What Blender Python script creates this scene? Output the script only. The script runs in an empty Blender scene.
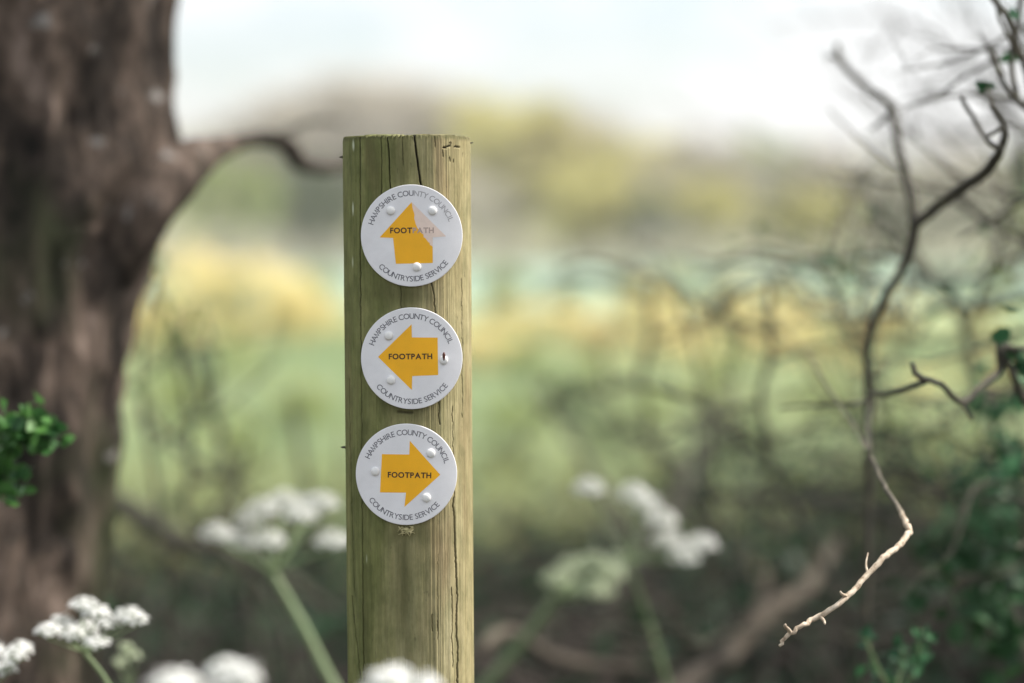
import bpy, bmesh, math, random
import numpy as np
from mathutils import Vector, Matrix, noise as mnoise
R = math.radians
random.seed(7)
rng = np.random.default_rng(7)
scene = bpy.context.scene
COL = scene.collection

# ------------------------------------------------------------------ camera
FPX = 1024 * 85 / 36
CAMZ = 1.115
PITCH = math.atan(93.5 / FPX)
cam_d = bpy.data.cameras.new('camera')
cam = bpy.data.objects.new('camera', cam_d)
COL.objects.link(cam)
cam.location = (0, 0, CAMZ)
cam.rotation_euler = (R(90) - PITCH, 0, 0)
cam_d.lens = 85
cam_d.sensor_width = 36
cam_d.clip_start = 0.05
cam_d.clip_end = 8000
cam_d.dof.use_dof = True
cam_d.dof.focus_distance = 1.818
cam_d.dof.aperture_fstop = 2.3
cam_d.dof.aperture_blades = 0
scene.camera = cam

# ------------------------------------------------------------------ light
SUN_EL, SUN_AZ = 50, 84          # azimuth from +Y (view direction) towards +X (right)
world = bpy.data.worlds.new('World')
scene.world = world
world.use_nodes = True
nt = world.node_tree
nt.nodes.clear()
wo = nt.nodes.new('ShaderNodeOutputWorld')
b1 = nt.nodes.new('ShaderNodeBackground')
b2 = nt.nodes.new('ShaderNodeBackground')
mx = nt.nodes.new('ShaderNodeMixShader')
sky = nt.nodes.new('ShaderNodeTexSky')
sky.sky_type = 'NISHITA'
sky.sun_disc = False
sky.sun_elevation = R(SUN_EL)
sky.sun_rotation = R(SUN_AZ)
sky.dust_density = 2.0
tc = nt.nodes.new('ShaderNodeTexCoord')
mp = nt.nodes.new('ShaderNodeMapping')
mp.inputs['Scale'].default_value = (1, 1, 2.6)
nz = nt.nodes.new('ShaderNodeTexNoise')
nz.inputs['Scale'].default_value = 5.5
nz.inputs['Detail'].default_value = 5
nz.inputs['Roughness'].default_value = 0.6
rp = nt.nodes.new('ShaderNodeValToRGB')
rp.color_ramp.elements[0].position = 0.36
rp.color_ramp.elements[0].color = (0.2, 0.2, 0.2, 1)
rp.color_ramp.elements[1].position = 0.50
rp.color_ramp.elements[1].color = (1, 1, 1, 1)
b1.inputs['Strength'].default_value = 0.12
b2.inputs['Color'].default_value = (0.955, 0.98, 1.0, 1)
b2.inputs['Strength'].default_value = 0.62
L = nt.links.new
L(sky.outputs[0], b1.inputs['Color'])
L(tc.outputs['Generated'], mp.inputs[0])
L(mp.outputs[0], nz.inputs['Vector'])
L(nz.outputs[0], rp.inputs[0])
L(rp.outputs[0], mx.inputs[0])
L(b1.outputs[0], mx.inputs[1])
L(b2.outputs[0], mx.inputs[2])
L(mx.outputs[0], wo.inputs[0])

sd = bpy.data.lights.new('sun', 'SUN')
sd.energy = 3.9
sd.angle = R(6)
sd.color = (1.0, 0.94, 0.84)
sun = bpy.data.objects.new('sun', sd)
COL.objects.link(sun)
sdir = Vector((math.sin(R(SUN_AZ)) * math.cos(R(SUN_EL)), math.cos(R(SUN_AZ)) * math.cos(R(SUN_EL)), math.sin(R(SUN_EL))))
sun.rotation_euler = sdir.to_track_quat('Z', 'Y').to_euler()
sun.location = sdir * 50

vs = scene.view_settings
vs.view_transform = 'Standard'
vs.look = 'None'
vs.gamma = 1
vs.use_curve_mapping = False
vs.exposure = 0.91


# ------------------------------------------------------------------ helpers
def at(px, py, Y):
    """world point seen at pixel (px, py) that stands Y metres ahead"""
    rx = (px - 512) / FPX
    ry = -(py - 341.5) / FPX
    d = Vector((rx, math.cos(PITCH) + ry * math.sin(PITCH), -math.sin(PITCH) + ry * math.cos(PITCH)))
    t = Y / d.y
    return Vector((0, 0, CAMZ)) + d * t


def mmpx(Y):
    return Y / FPX


def tag(o, label=None, cat=None, group=None, kind=None):
    if label: o['label'] = label
    if cat: o['category'] = cat
    if group: o['group'] = group
    if kind: o['kind'] = kind
    return o


def empty(name, loc, rz=0):
    o = bpy.data.objects.new(name, None)
    COL.objects.link(o)
    o.location = loc
    o.rotation_euler = (0, 0, rz)
    o.empty_display_size = 0.1
    return o


def link(name, me, mats, parent=None, smooth=False):
    if not isinstance(mats, (list, tuple)): mats = [mats]
    for m in mats: me.materials.append(m)
    o = bpy.data.objects.new(name, me)
    COL.objects.link(o)
    if parent is not None:
        o.parent = parent
    if smooth:
        me.shade_smooth()
    return o


class MB:
    """collects vertices and faces (world or local coordinates) and links them as one mesh"""
    def __init__(s):
        s.v = []; s.f = []; s.mi = []; s.t = []      # t: tint per vertex

    def quad(s, a, b, c, d, mi=0, t=0.5):
        n = len(s.v); s.v += [a, b, c, d]; s.f.append((n, n + 1, n + 2, n + 3)); s.mi.append(mi); s.t += [t] * 4

    def tri(s, a, b, c, mi=0, t=0.5):
        n = len(s.v); s.v += [a, b, c]; s.f.append((n, n + 1, n + 2)); s.mi.append(mi); s.t += [t] * 3

    def tube(s, pts, rad, sides=8, mi=0, t=0.5, cap=True):
        pts = [Vector(p) for p in pts]
        n = len(pts)
        if n < 2: return
        T = [(pts[min(i + 1, n - 1)] - pts[max(i - 1, 0)]).normalized() for i in range(n)]
        up = Vector((0, 0, 1)) if abs(T[0].z) < 0.9 else Vector((1, 0, 0))
        N = (up - T[0] * up.dot(T[0])).normalized()
        base = len(s.v)
        for i in range(n):
            N = (N - T[i] * N.dot(T[i]))
            N = N.normalized() if N.length > 1e-6 else T[i].orthogonal().normalized()
            B = T[i].cross(N)
            for k in range(sides):
                a = 2 * math.pi * k / sides
                s.v.append(tuple(pts[i] + (N * math.cos(a) + B * math.sin(a)) * rad[i]))
                s.t.append(t)
        for i in range(n - 1):
            for k in range(sides):
                a = base + i * sides + k; b = base + i * sides + (k + 1) % sides
                s.f.append((a, b, b + sides, a + sides)); s.mi.append(mi)
        if cap:
            s.f.append(tuple(base + k for k in reversed(range(sides)))); s.mi.append(mi)
            s.f.append(tuple(base + (n - 1) * sides + k for k in range(sides))); s.mi.append(mi)

    def build(s, name, mats, parent=None, origin=None, smooth=True):
        me = bpy.data.meshes.new(name)
        vv = s.v
        if origin is not None:
            ox, oy, oz = origin
            vv = [(p[0] - ox, p[1] - oy, p[2] - oz) for p in s.v]
        me.from_pydata([tuple(p) for p in vv], [], s.f)
        me.polygons.foreach_set('material_index', s.mi)
        at_ = me.attributes.new('tint', 'FLOAT', 'POINT')
        at_.data.foreach_set('value', s.t)
        me.update()
        return link(name, me, mats, parent, smooth)


def spline(pts, n=8):
    """Catmull-Rom through tuples of any length"""
    P = [np.array(p, float) for p in pts]
    P = [2 * P[0] - P[1]] + P + [2 * P[-1] - P[-2]]
    out = []
    for i in range(1, len(P) - 2):
        for k in range(n):
            t = k / n
            out.append(0.5 * ((2 * P[i]) + (-P[i - 1] + P[i + 1]) * t + (2 * P[i - 1] - 5 * P[i] + 4 * P[i + 1] - P[i + 2]) * t * t + (-P[i - 1] + 3 * P[i] - 3 * P[i + 1] + P[i + 2]) * t ** 3))
    out.append(P[-2])
    return out


def pxpath(pts, n=8, wob=0.0, seed=0):
    """pts: (px, py, Y, width_px) -> world points, radii"""
    sp = spline(pts, n)
    W = []; Rd = []
    for i, q in enumerate(sp):
        p = at(q[0], q[1], q[2])
        if wob:
            s = wob * mmpx(q[2])
            p += Vector((mnoise.noise(Vector((i * .45, seed, 0))), mnoise.noise(Vector((i * .45, seed, 7))), mnoise.noise(Vector((i * .45, seed, 3))))) * s
        W.append(p); Rd.append(max(q[3] * 0.5 * mmpx(q[2]), 0.0003))
    return W, Rd


# ------------------------------------------------------------------ materials
def new_mat(name):
    m = bpy.data.materials.new(name)
    m.use_nodes = True
    m.node_tree.nodes.clear()
    return m, m.node_tree.nodes, m.node_tree.links.new


def ramp(N, stops):
    r = N.new('ShaderNodeValToRGB')
    el = r.color_ramp.elements
    while len(el) < len(stops): el.new(0.5)
    for e, (p, c) in zip(el, stops):
        e.position = p; e.color = (*c, 1)
    return r


def noise_tex(N, Lk, scale, detail=4, rough=0.55, mapscale=(1, 1, 1), coord='Object'):
    t = N.new('ShaderNodeTexCoord'); m = N.new('ShaderNodeMapping')
    m.inputs['Scale'].default_value = mapscale
    n = N.new('ShaderNodeTexNoise')
    n.inputs['Scale'].default_value = scale; n.inputs['Detail'].default_value = detail; n.inputs['Roughness'].default_value = rough
    Lk(t.outputs[coord], m.inputs[0]); Lk(m.outputs[0], n.inputs['Vector'])
    return n


def mixc(N, Lk, fac, a, b, mode='MIX'):
    m = N.new('ShaderNodeMix'); m.data_type = 'RGBA'; m.blend_type = mode
    for sock, val in ((m.inputs[0], fac), (m.inputs[6], a), (m.inputs[7], b)):
        if isinstance(val, (int, float)): sock.default_value = val
        elif isinstance(val, tuple): sock.default_value = (*val, 1)
        else: Lk(val, sock)
    return m.outputs[2]


def mat_noise(name, stops, scale=6, rough=0.8, detail=5, bump=0.0, mapscale=(1, 1, 1), spec=0.3, bscale=None, coord='Object'):
    m, N, Lk = new_mat(name)
    n = noise_tex(N, Lk, scale, detail, 0.6, mapscale, coord)
    r = ramp(N, stops); Lk(n.outputs[0], r.inputs[0])
    b = N.new('ShaderNodeBsdfPrincipled'); o = N.new('ShaderNodeOutputMaterial')
    Lk(r.outputs[0], b.inputs['Base Color']); b.inputs['Roughness'].default_value = rough
    b.inputs['Specular IOR Level'].default_value = spec
    if bump:
        n2 = noise_tex(N, Lk, bscale or scale * 4, 6, 0.6, mapscale, coord)
        bp = N.new('ShaderNodeBump'); bp.inputs['Strength'].default_value = bump; bp.inputs['Distance'].default_value = 0.01
        Lk(n2.outputs[0], bp.inputs['Height']); Lk(bp.outputs[0], b.inputs['Normal'])
    Lk(b.outputs[0], o.inputs[0])
    return m


def mat_leaf(name, c0, c1, trans=0.35, rough=0.5):
    """thin leaf or petal: tint attribute picks between two colours, some light passes through"""
    m, N, Lk = new_mat(name)
    a = N.new('ShaderNodeAttribute'); a.attribute_name = 'tint'
    r = ramp(N, [(0, c0), (1, c1)]); Lk(a.outputs['Fac'], r.inputs[0])
    b = N.new('ShaderNodeBsdfPrincipled'); b.inputs['Roughness'].default_value = rough
    b.inputs['Specular IOR Level'].default_value = 0.3
    t = N.new('ShaderNodeBsdfTranslucent'); x = N.new('ShaderNodeMixShader'); x.inputs[0].default_value = trans
    o = N.new('ShaderNodeOutputMaterial')
    Lk(r.outputs[0], b.inputs['Base Color']); Lk(r.outputs[0], t.inputs['Color'])
    Lk(b.outputs[0], x.inputs[1]); Lk(t.outputs[0], x.inputs[2]); Lk(x.outputs[0], o.inputs[0])
    return m


def mat_plain(name, c, rough=0.5, spec=0.5, var=0.0, vscale=40):
    m, N, Lk = new_mat(name)
    b = N.new('ShaderNodeBsdfPrincipled'); o = N.new('ShaderNodeOutputMaterial')
    b.inputs['Roughness'].default_value = rough; b.inputs['Specular IOR Level'].default_value = spec
    n = noise_tex(N, Lk, vscale, 5, 0.6)
    r = ramp(N, [(0.3, tuple(x * (1 - var) for x in c)), (0.7, c)])
    Lk(n.outputs[0], r.inputs[0]); Lk(r.outputs[0], b.inputs['Base Color'])
    Lk(b.outputs[0], o.inputs[0])
    return m


M = {}
M['soil'] = mat_noise('soil_ground', [(0.3, (0.018, 0.014, 0.010)), (0.55, (0.045, 0.038, 0.022)), (0.75, (0.04, 0.06, 0.02))], 0.7, 0.95, 8, 0.4)
M['meadow'] = mat_noise('meadow_grass', [(0.36, (0.10, 0.19, 0.08)), (0.5, (0.32, 0.41, 0.20)), (0.62, (0.60, 0.60, 0.34))], 0.35, 0.9, 8, 0.3)
M['crop'] = mat_noise('young_crop', [(0.30, (0.17, 0.27, 0.19)), (0.5, (0.26, 0.36, 0.27)), (0.7, (0.36, 0.45, 0.35))], 0.08, 0.9, 8, 0.3, mapscale=(0.35, 1, 1))
M['hill'] = mat_noise('far_hill_grass', [(0.3, (0.15, 0.17, 0.09)), (0.7, (0.34, 0.34, 0.18))], 0.03, 0.95, 6)
M['grass'] = mat_leaf('grass_blades', (0.18, 0.28, 0.15), (0.54, 0.58, 0.38), 0.4)
M['dry_grass'] = mat_leaf('dry_grass', (0.24, 0.26, 0.10), (0.46, 0.44, 0.2), 0.35)
M['yellow'] = mat_leaf('yellow_blossom', (0.84, 0.70, 0.30), (0.93, 0.86, 0.58), 0.4)
M['gorse_leaf'] = mat_leaf('gorse_leaf', (0.10, 0.15, 0.05), (0.26, 0.28, 0.10), 0.3)
M['russet'] = mat_leaf('russet_leaf', (0.45, 0.24, 0.07), (0.62, 0.38, 0.14), 0.3)
M['tree_green'] = mat_leaf('tree_green', (0.24, 0.32, 0.10), (0.56, 0.60, 0.24), 0.45)
M['tree_olive'] = mat_leaf('tree_olive', (0.38, 0.37, 0.12), (0.72, 0.67, 0.28), 0.45)
M['tree_dark'] = mat_leaf('tree_dark', (0.06, 0.10, 0.04), (0.14, 0.19, 0.08), 0.3)
M['tree_bare'] = mat_leaf('bare_twigs', (0.38, 0.36, 0.31), (0.64, 0.59, 0.49), 0.1, 0.8)
M['far_bark'] = mat_noise('far_bark', [(0.3, (0.10, 0.09, 0.07)), (0.7, (0.2, 0.17, 0.13))], 3, 0.9)
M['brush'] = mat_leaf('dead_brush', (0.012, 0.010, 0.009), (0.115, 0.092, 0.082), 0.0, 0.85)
M['ivy'] = mat_leaf('ivy_leaf', (0.010, 0.035, 0.016), (0.04, 0.11, 0.04), 0.2, 0.5)
M['thorn_leaf'] = mat_leaf('hawthorn_leaf', (0.018, 0.075, 0.025), (0.12, 0.29, 0.07), 0.35, 0.4)
M['blue_leaf'] = mat_leaf('bluish_leaf', (0.018, 0.075, 0.035), (0.06, 0.18, 0.075), 0.25, 0.45)
M['petal'] = mat_leaf('white_petal', (0.88, 0.885, 0.88), (0.95, 0.95, 0.95), 0.45, 0.6)
M['petal_green'] = mat_leaf('green_white_bud', (0.42, 0.52, 0.30), (0.72, 0.76, 0.60), 0.3, 0.6)
M['stem'] = mat_leaf('green_stem', (0.12, 0.17, 0.08), (0.26, 0.34, 0.18), 0.1, 0.5)
M['branch'] = mat_noise('dark_branch_bark', [(0.3, (0.035, 0.036, 0.028)), (0.55, (0.075, 0.068, 0.055)), (0.75, (0.12, 0.13, 0.07))], 60, 0.85, 5, 0.4)
M['log'] = mat_noise('dead_branch_bark', [(0.3, (0.06, 0.05, 0.04)), (0.7, (0.21, 0.175, 0.14))], 20, 0.9, 5, 0.4)
def twig_mat():
    m, N, Lk = new_mat('drooping_twig_bark')
    b = N.new('ShaderNodeBsdfPrincipled'); o = N.new('ShaderNodeOutputMaterial')
    n = noise_tex(N, Lk, 150, 6, .65); r = ramp(N, [(0.34, (0.22, 0.16, 0.11)), (0.48, (0.46, 0.37, 0.28)), (0.66, (0.66, 0.57, 0.46))]); Lk(n.outputs[0], r.inputs[0])
    r2 = ramp(N, [(0.35, (0.05, 0.045, 0.035)), (0.65, (0.14, 0.12, 0.09))]); Lk(n.outputs[0], r2.inputs[0])
    n2 = noise_tex(N, Lk, 60, 4, .6)
    a = N.new('ShaderNodeAttribute'); a.attribute_name = 'tint'
    ma = N.new('ShaderNodeMath'); ma.operation = 'MULTIPLY_ADD'; ma.inputs[1].default_value = .9; ma.inputs[2].default_value = -.45; Lk(n2.outputs[0], ma.inputs[0])
    ad = N.new('ShaderNodeMath'); ad.operation = 'ADD'; ad.use_clamp = True; Lk(ma.outputs[0], ad.inputs[0]); Lk(a.outputs['Fac'], ad.inputs[1])
    Lk(mixc(N, Lk, ad.outputs[0], r2.outputs[0], r.outputs[0]), b.inputs['Base Color'])
    b.inputs['Roughness'].default_value = .75
    bp = N.new('ShaderNodeBump'); bp.inputs['Strength'].default_value = .6; bp.inputs['Distance'].default_value = .001; Lk(n.outputs[0], bp.inputs['Height']); Lk(bp.outputs[0], b.inputs['Normal'])
    Lk(b.outputs[0], o.inputs[0])
    return m

M['pale_twig'] = twig_mat()

# ------------------------------------------------------------------ the setting
def sheet(name, x0, x1, y0, y1, z, mat, nx=1, ny=1, edge=0.0, seed=0, bump=0.0):
    mb = MB()
    for j in range(ny + 1):
        for i in range(nx + 1):
            x = x0 + (x1 - x0) * i / nx; y = y0 + (y1 - y0) * j / ny
            if edge and j in (0, ny): y += edge * mnoise.noise(Vector((x * .3, seed, j)))
            zz = z + (bump * (mnoise.noise(Vector((x * .5, y * .5, seed)))) if bump else 0)
            mb.v.append((x, y, zz)); mb.t.append(.5)
    for j in range(ny):
        for i in range(nx):
            a = j * (nx + 1) + i
            mb.f.append((a, a + 1, a + nx + 2, a + nx + 1)); mb.mi.append(0)
    o = mb.build(name, mat)
    tag(o, kind='structure')
    return o

sheet('ground', -2500, 2500, -60, 4500, 0, M['soil'], 40, 40)
sheet('meadow', -60, 60, 8.0, 46, 0.008, M['meadow'], 80, 10, 1.2, 3)
sheet('crop_field', -260, 260, 46, 158, 0.016, M['crop'], 80, 6, 1.0, 5)

# far grassy hill behind the trees
mb = MB()
nx, ny = 160, 20
for j in range(ny + 1):
    for i in range(nx + 1):
        x = -600 + 1200 * i / nx; y = 175 + 500 * j / ny
        u = j / ny
        h = 17 * math.sin(math.pi * min(u * 1.0, 1)) ** 1.3 * (0.62 + 1.02 * math.exp(-((x + 16) / 38) ** 2)) + 2.0 * mnoise.noise(Vector((x * .01, y * .01, 0))) * math.sin(math.pi * u)
        mb.v.append((x, y, max(h, -0.5) - (0.5 if j in (0, ny) else 0))); mb.t.append(.5)
for j in range(ny):
    for i in range(nx):
        a = j * (nx + 1) + i
        mb.f.append((a, a + 1, a + nx + 2, a + nx + 1)); mb.mi.append(0)
tag(mb.build('hill', M['hill']), kind='structure')


# pale spring haze over the field: one closed box round everything, the sky stays outside
HAZE = 0.0009
hm, N_, L_ = new_mat('pale_haze')
pv = N_.new('ShaderNodeVolumePrincipled'); ho = N_.new('ShaderNodeOutputMaterial')
pv.inputs['Color'].default_value = (0.95, 0.93, 0.90, 1)
pv.inputs['Density'].default_value = HAZE
L_(pv.outputs[0], ho.inputs['Volume'])
mb = MB()
hx, hy0, hy1, hz0, hz1 = 2600, -80, 4600, -2.0, 32
mb.v = [(-hx, hy0, hz0), (hx, hy0, hz0), (hx, hy1, hz0), (-hx, hy1, hz0), (-hx, hy0, hz1), (hx, hy0, hz1), (hx, hy1, hz1), (-hx, hy1, hz1)]
mb.f = [(0, 3, 2, 1), (4, 5, 6, 7), (0, 1, 5, 4), (1, 2, 6, 5), (2, 3, 7, 6), (3, 0, 4, 7)]; mb.mi = [0] * 6; mb.t = [.5] * 8
tag(mb.build('haze', hm, smooth=False), 'thin pale haze over the field', kind='stuff')


# ------------------------------------------------------------------ foliage tools
def leaf_quads(mb, cen, size, mi=0, tint=None, up=0.0, aspect=0.6):
    """pointed leaves (two triangles folded on the midrib) at the centres"""
    n = len(cen)
    d = rng.normal(size=(n, 3)); d[:, 2] = d[:, 2] * (1 - up * .5) + up * .4
    d /= np.linalg.norm(d, axis=1)[:, None]
    w = rng.normal(size=(n, 3)); w = np.cross(d, w); w /= np.linalg.norm(w, axis=1)[:, None] + 1e-9
    s = size * rng.uniform(.6, 1.3, n)
    tt = rng.uniform(0, 1, n) if tint is None else np.clip(tint + rng.normal(size=n) * .2, 0, 1)
    for i in range(n):
        c = cen[i]; D = d[i] * s[i] * .5; Wd = w[i] * s[i] * .5 * aspect
        mb.quad(tuple(c - D), tuple(c + Wd), tuple(c + D), tuple(c - Wd), mi, float(tt[i]))


def clumps(cx, cy, cz, rx, ry, rz, k, n, clump_r, seed):
    """points gathered in clumps that fill an uneven ellipsoid; returns points and a tint per point"""
    r = np.random.default_rng(seed)
    P = []; T = []
    for _ in range(k):
        u = r.normal(size=3); u /= np.linalg.norm(u)
        q = r.uniform(.35, 1.0) ** .5
        c = np.array([cx + u[0] * rx * q, cy + u[1] * ry * q, cz + u[2] * rz * q])
        m = int(n / k)
        P.append(c + r.normal(size=(m, 3)) * clump_r * r.uniform(.6, 1.3))
        T.append(np.full(m, r.uniform(.1, .9)))
    return np.vstack(P), np.hstack(T)


def grow(mb, p, d, length, rad, depth, rnd, sides=5, mi=0, tips=None, spread=0.5, t=0.5):
    """recursive branching tubes"""
    n = 4
    pts = [Vector(p)]; rr = [rad]
    for i in range(n):
        d = (d + Vector((rnd.gauss(0, .12), rnd.gauss(0, .12), rnd.gauss(0.03, .1)))).normalized()
        pts.append(pts[-1] + d * length / n); rr.append(rad * (1 - .4 * (i + 1) / n))
    mb.tube(pts, rr, sides, mi, t, cap=False)
    if depth == 0:
        if tips is not None: tips.append(pts[-1])
        return
    k = rnd.choice((2, 3, 3))
    for j in range(k):
        nd = (d + Vector((rnd.gauss(0, spread), rnd.gauss(0, spread), rnd.gauss(0.05, spread * .6)))).normalized()
        start = pts[-1] if j else pts[-2]
        grow(mb, start, nd, length * rnd.uniform(.62, .82), rr[-1] * .8, depth - 1, rnd, max(3, sides - 1), mi, tips, spread, t)


def copy_tree(o, parent=None):
    c = o.copy(); COL.objects.link(c); c.parent = parent
    for ch in o.children: copy_tree(ch, c)
    return c


# ------------------------------------------------------------------ far trees
def make_far_tree(name, mat, h, w, seed, leaves=5200, bare=False):
    root = empty(name, (0, 0, 0))
    rnd = random.Random(seed)
    mb = MB(); tips = []
    mb.tube([(0, 0, -.1), (.05, 0, h * .12), (0, .05, h * .28)], [h * .035, h * .026, h * .02], 8, cap=False)
    for k in range(5):
        a = k * 1.26 + rnd.random()
        grow(mb, (0, 0, h * (.18 + .03 * k)), Vector((math.cos(a) * .7, math.sin(a) * .7, .8)).normalized(), h * .26, h * .014, 4 if bare else 3, rnd, 5, 0, tips, .45)
    mb.build('trunk', M['far_bark'], root)
    c = MB()
    if bare:
        base = np.array([tuple(t) for t in tips])
        cc = base[rng.integers(0, len(base), 3000)] + rng.normal(size=(3000, 3)) * h * .05
        leaf_quads(c, cc, h * .085, 0, .5, .6, .07)
        P, T = clumps(0, 0, h * .62, w * .42, w * .42, h * .36, 60, 4200, h * .055, seed)
        leaf_quads(c, P, h * .035, 0, .6, 0, .6)
    else:
        P, T = clumps(0, 0, h * .58, w * .45, w * .45, h * .36, 46, leaves, h * .055, seed)
        n = len(P)
        d = rng.normal(size=(n, 3)); d /= np.linalg.norm(d, axis=1)[:, None]
        leaf_quads(c, P, h * .045, 0, None, 0, .8)
        c.t = [x for tt in np.clip(T + rng.normal(size=n) * .12, 0, 1) for x in [float(tt)] * 4]
    c.build('crown', mat, root, smooth=False)
    return root

protos = {
    'green': make_far_tree('broadleaf_tree', M['tree_green'], 9, 8, 1),
    'olive': make_far_tree('broadleaf_tree', M['tree_olive'], 10, 9, 2),
    'dark': make_far_tree('broadleaf_tree', M['tree_dark'], 9, 8, 3),
    'bare': make_far_tree('bare_tree', M['tree_bare'], 11, 9, 4, bare=True),
}
used = set()
FT = [  # px, top py, Y, kind, width px, label
    (120, 130, 170, 'bare', 150, 'grey leafless tree mostly hidden behind the big trunk, leftmost of the skyline'),
    (225, 152, 150, 'green', 120, 'round yellow green tree under the crooked bough of the big trunk'),
    (265, 112, 190, 'bare', 150, 'grey leafless tree rising behind the round yellow green tree'),
    (318, 160, 145, 'dark', 90, 'small dark green tree just left of the waymark post'),
    (345, 84, 185, 'bare', 190, 'tall grey leafless tree standing on the skyline left of the post top'),
    (298, 100, 188, 'bare', 160, 'broad grey leafless tree forming the left shoulder of the skyline'),
    (388, 86, 188, 'bare', 160, 'grey leafless tree touching the left side of the post top'),
    (430, 92, 180, 'bare', 170, 'grey leafless tree directly behind the top of the post'),
    (510, 92, 170, 'olive', 170, 'tallest yellowish tree just right of the post top'),
    (575, 112, 175, 'bare', 140, 'grey leafless tree behind the shoulder of the tallest yellowish tree'),
    (588, 165, 140, 'olive', 120, 'low yellowish bush tree in front of the row right of the post'),
    (640, 132, 165, 'olive', 130, 'yellowish tree in the dip of the skyline'),
    (700, 138, 160, 'bare', 130, 'grey leafless tree in the middle of the right hand row'),
    (705, 175, 142, 'olive', 110, 'pale yellow low tree in front of the middle grey tree'),
    (765, 132, 165, 'green', 120, 'green tree left of the long forked thorn branch'),
    (830, 148, 158, 'bare', 120, 'grey leafless tree behind the forked thorn branch'),
    (812, 182, 140, 'olive', 100, 'low yellow green tree behind the lower thorn branch'),
    (890, 150, 162, 'green', 120, 'green tree seen through the fork of the thorn branch'),
    (950, 152, 155, 'bare', 130, 'grey leafless tree behind the right limb of the thorn shrub'),
    (1015, 145, 160, 'green', 130, 'green tree cut by the right edge of the picture'),
    (455, 172, 142, 'bare', 110, 'low grey leafless tree whose side shows right beside the post'),
    (650, 195, 138, 'dark', 70, 'small dark bush tree at the foot of the yellowish tree in the dip'),
]
for px, py, Y, kind, wpx, lab in FT:
    p = protos[kind]
    o = copy_tree(p) if kind in used else p
    used.add(kind)
    base = at(px, 300, Y)
    h = at(px, py, Y).z
    ph = {'green': 9, 'olive': 10, 'dark': 9, 'bare': 11}[kind]; pw = {'green': 8, 'olive': 9, 'dark': 8, 'bare': 9}[kind]
    sz = h / (ph * .98); sx = wpx * mmpx(Y) / pw
    o.location = (base.x, Y, 0)
    o.scale = (sx, sx, sz)
    o.rotation_euler = (0, 0, random.uniform(0, 6.28))
    tag(o, lab, 'tree', 'trees along the far side of the field')

# low hedge along the foot of the trees
mb = MB()
for k in range(150):
    x = -75 + k * 1.0
    hh = random.uniform(1.2, 2.6)
    P, T = clumps(x, 134 + random.uniform(-1, 1), hh * .45, .9, .9, hh * .5, 5, 90, .35, k)
    leaf_quads(mb, P, .35, 0, random.uniform(.1, .9), 0, .7)
o = mb.build('field_hedge', M['tree_bare'], smooth=False, origin=(0, 134, 0)); o.location = (0, 134, 0)
tag(o, 'long low brown grey hedge along the foot of the far trees', 'hedge')


# ------------------------------------------------------------------ yellow blossoming bushes in the meadow
def make_bush(name, h, w, seed, blossom=1500, leaf=900, bm='yellow'):
    root = empty(name, (0, 0, 0)); rnd = random.Random(seed)
    s = MB()
    for k in range(9):
        a = rnd.uniform(0, 6.28)
        grow(s, (0, 0, 0), Vector((math.cos(a) * .8, math.sin(a) * .8, 1)).normalized(), h * .4, .02, 2, rnd, 4, 0, None, .4)
    s.build('stem', M['branch'], root)
    P, T = clumps(0, 0, h * .5, w * .45, w * .4, h * .42, 26, leaf, h * .1, seed)
    c = MB(); leaf_quads(c, P, .07, 0, .4, 0, .5); c.build('foliage', M['gorse_leaf'], root, smooth=False)
    P, T = clumps(0, 0, h * .55, w * .5, w * .42, h * .45, 30, blossom, h * .09, seed + 50)
    c = MB(); leaf_quads(c, P, .055, 0, .6, 0, .9); c.build('blossom', M[bm], root, smooth=False)
    return root

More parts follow.
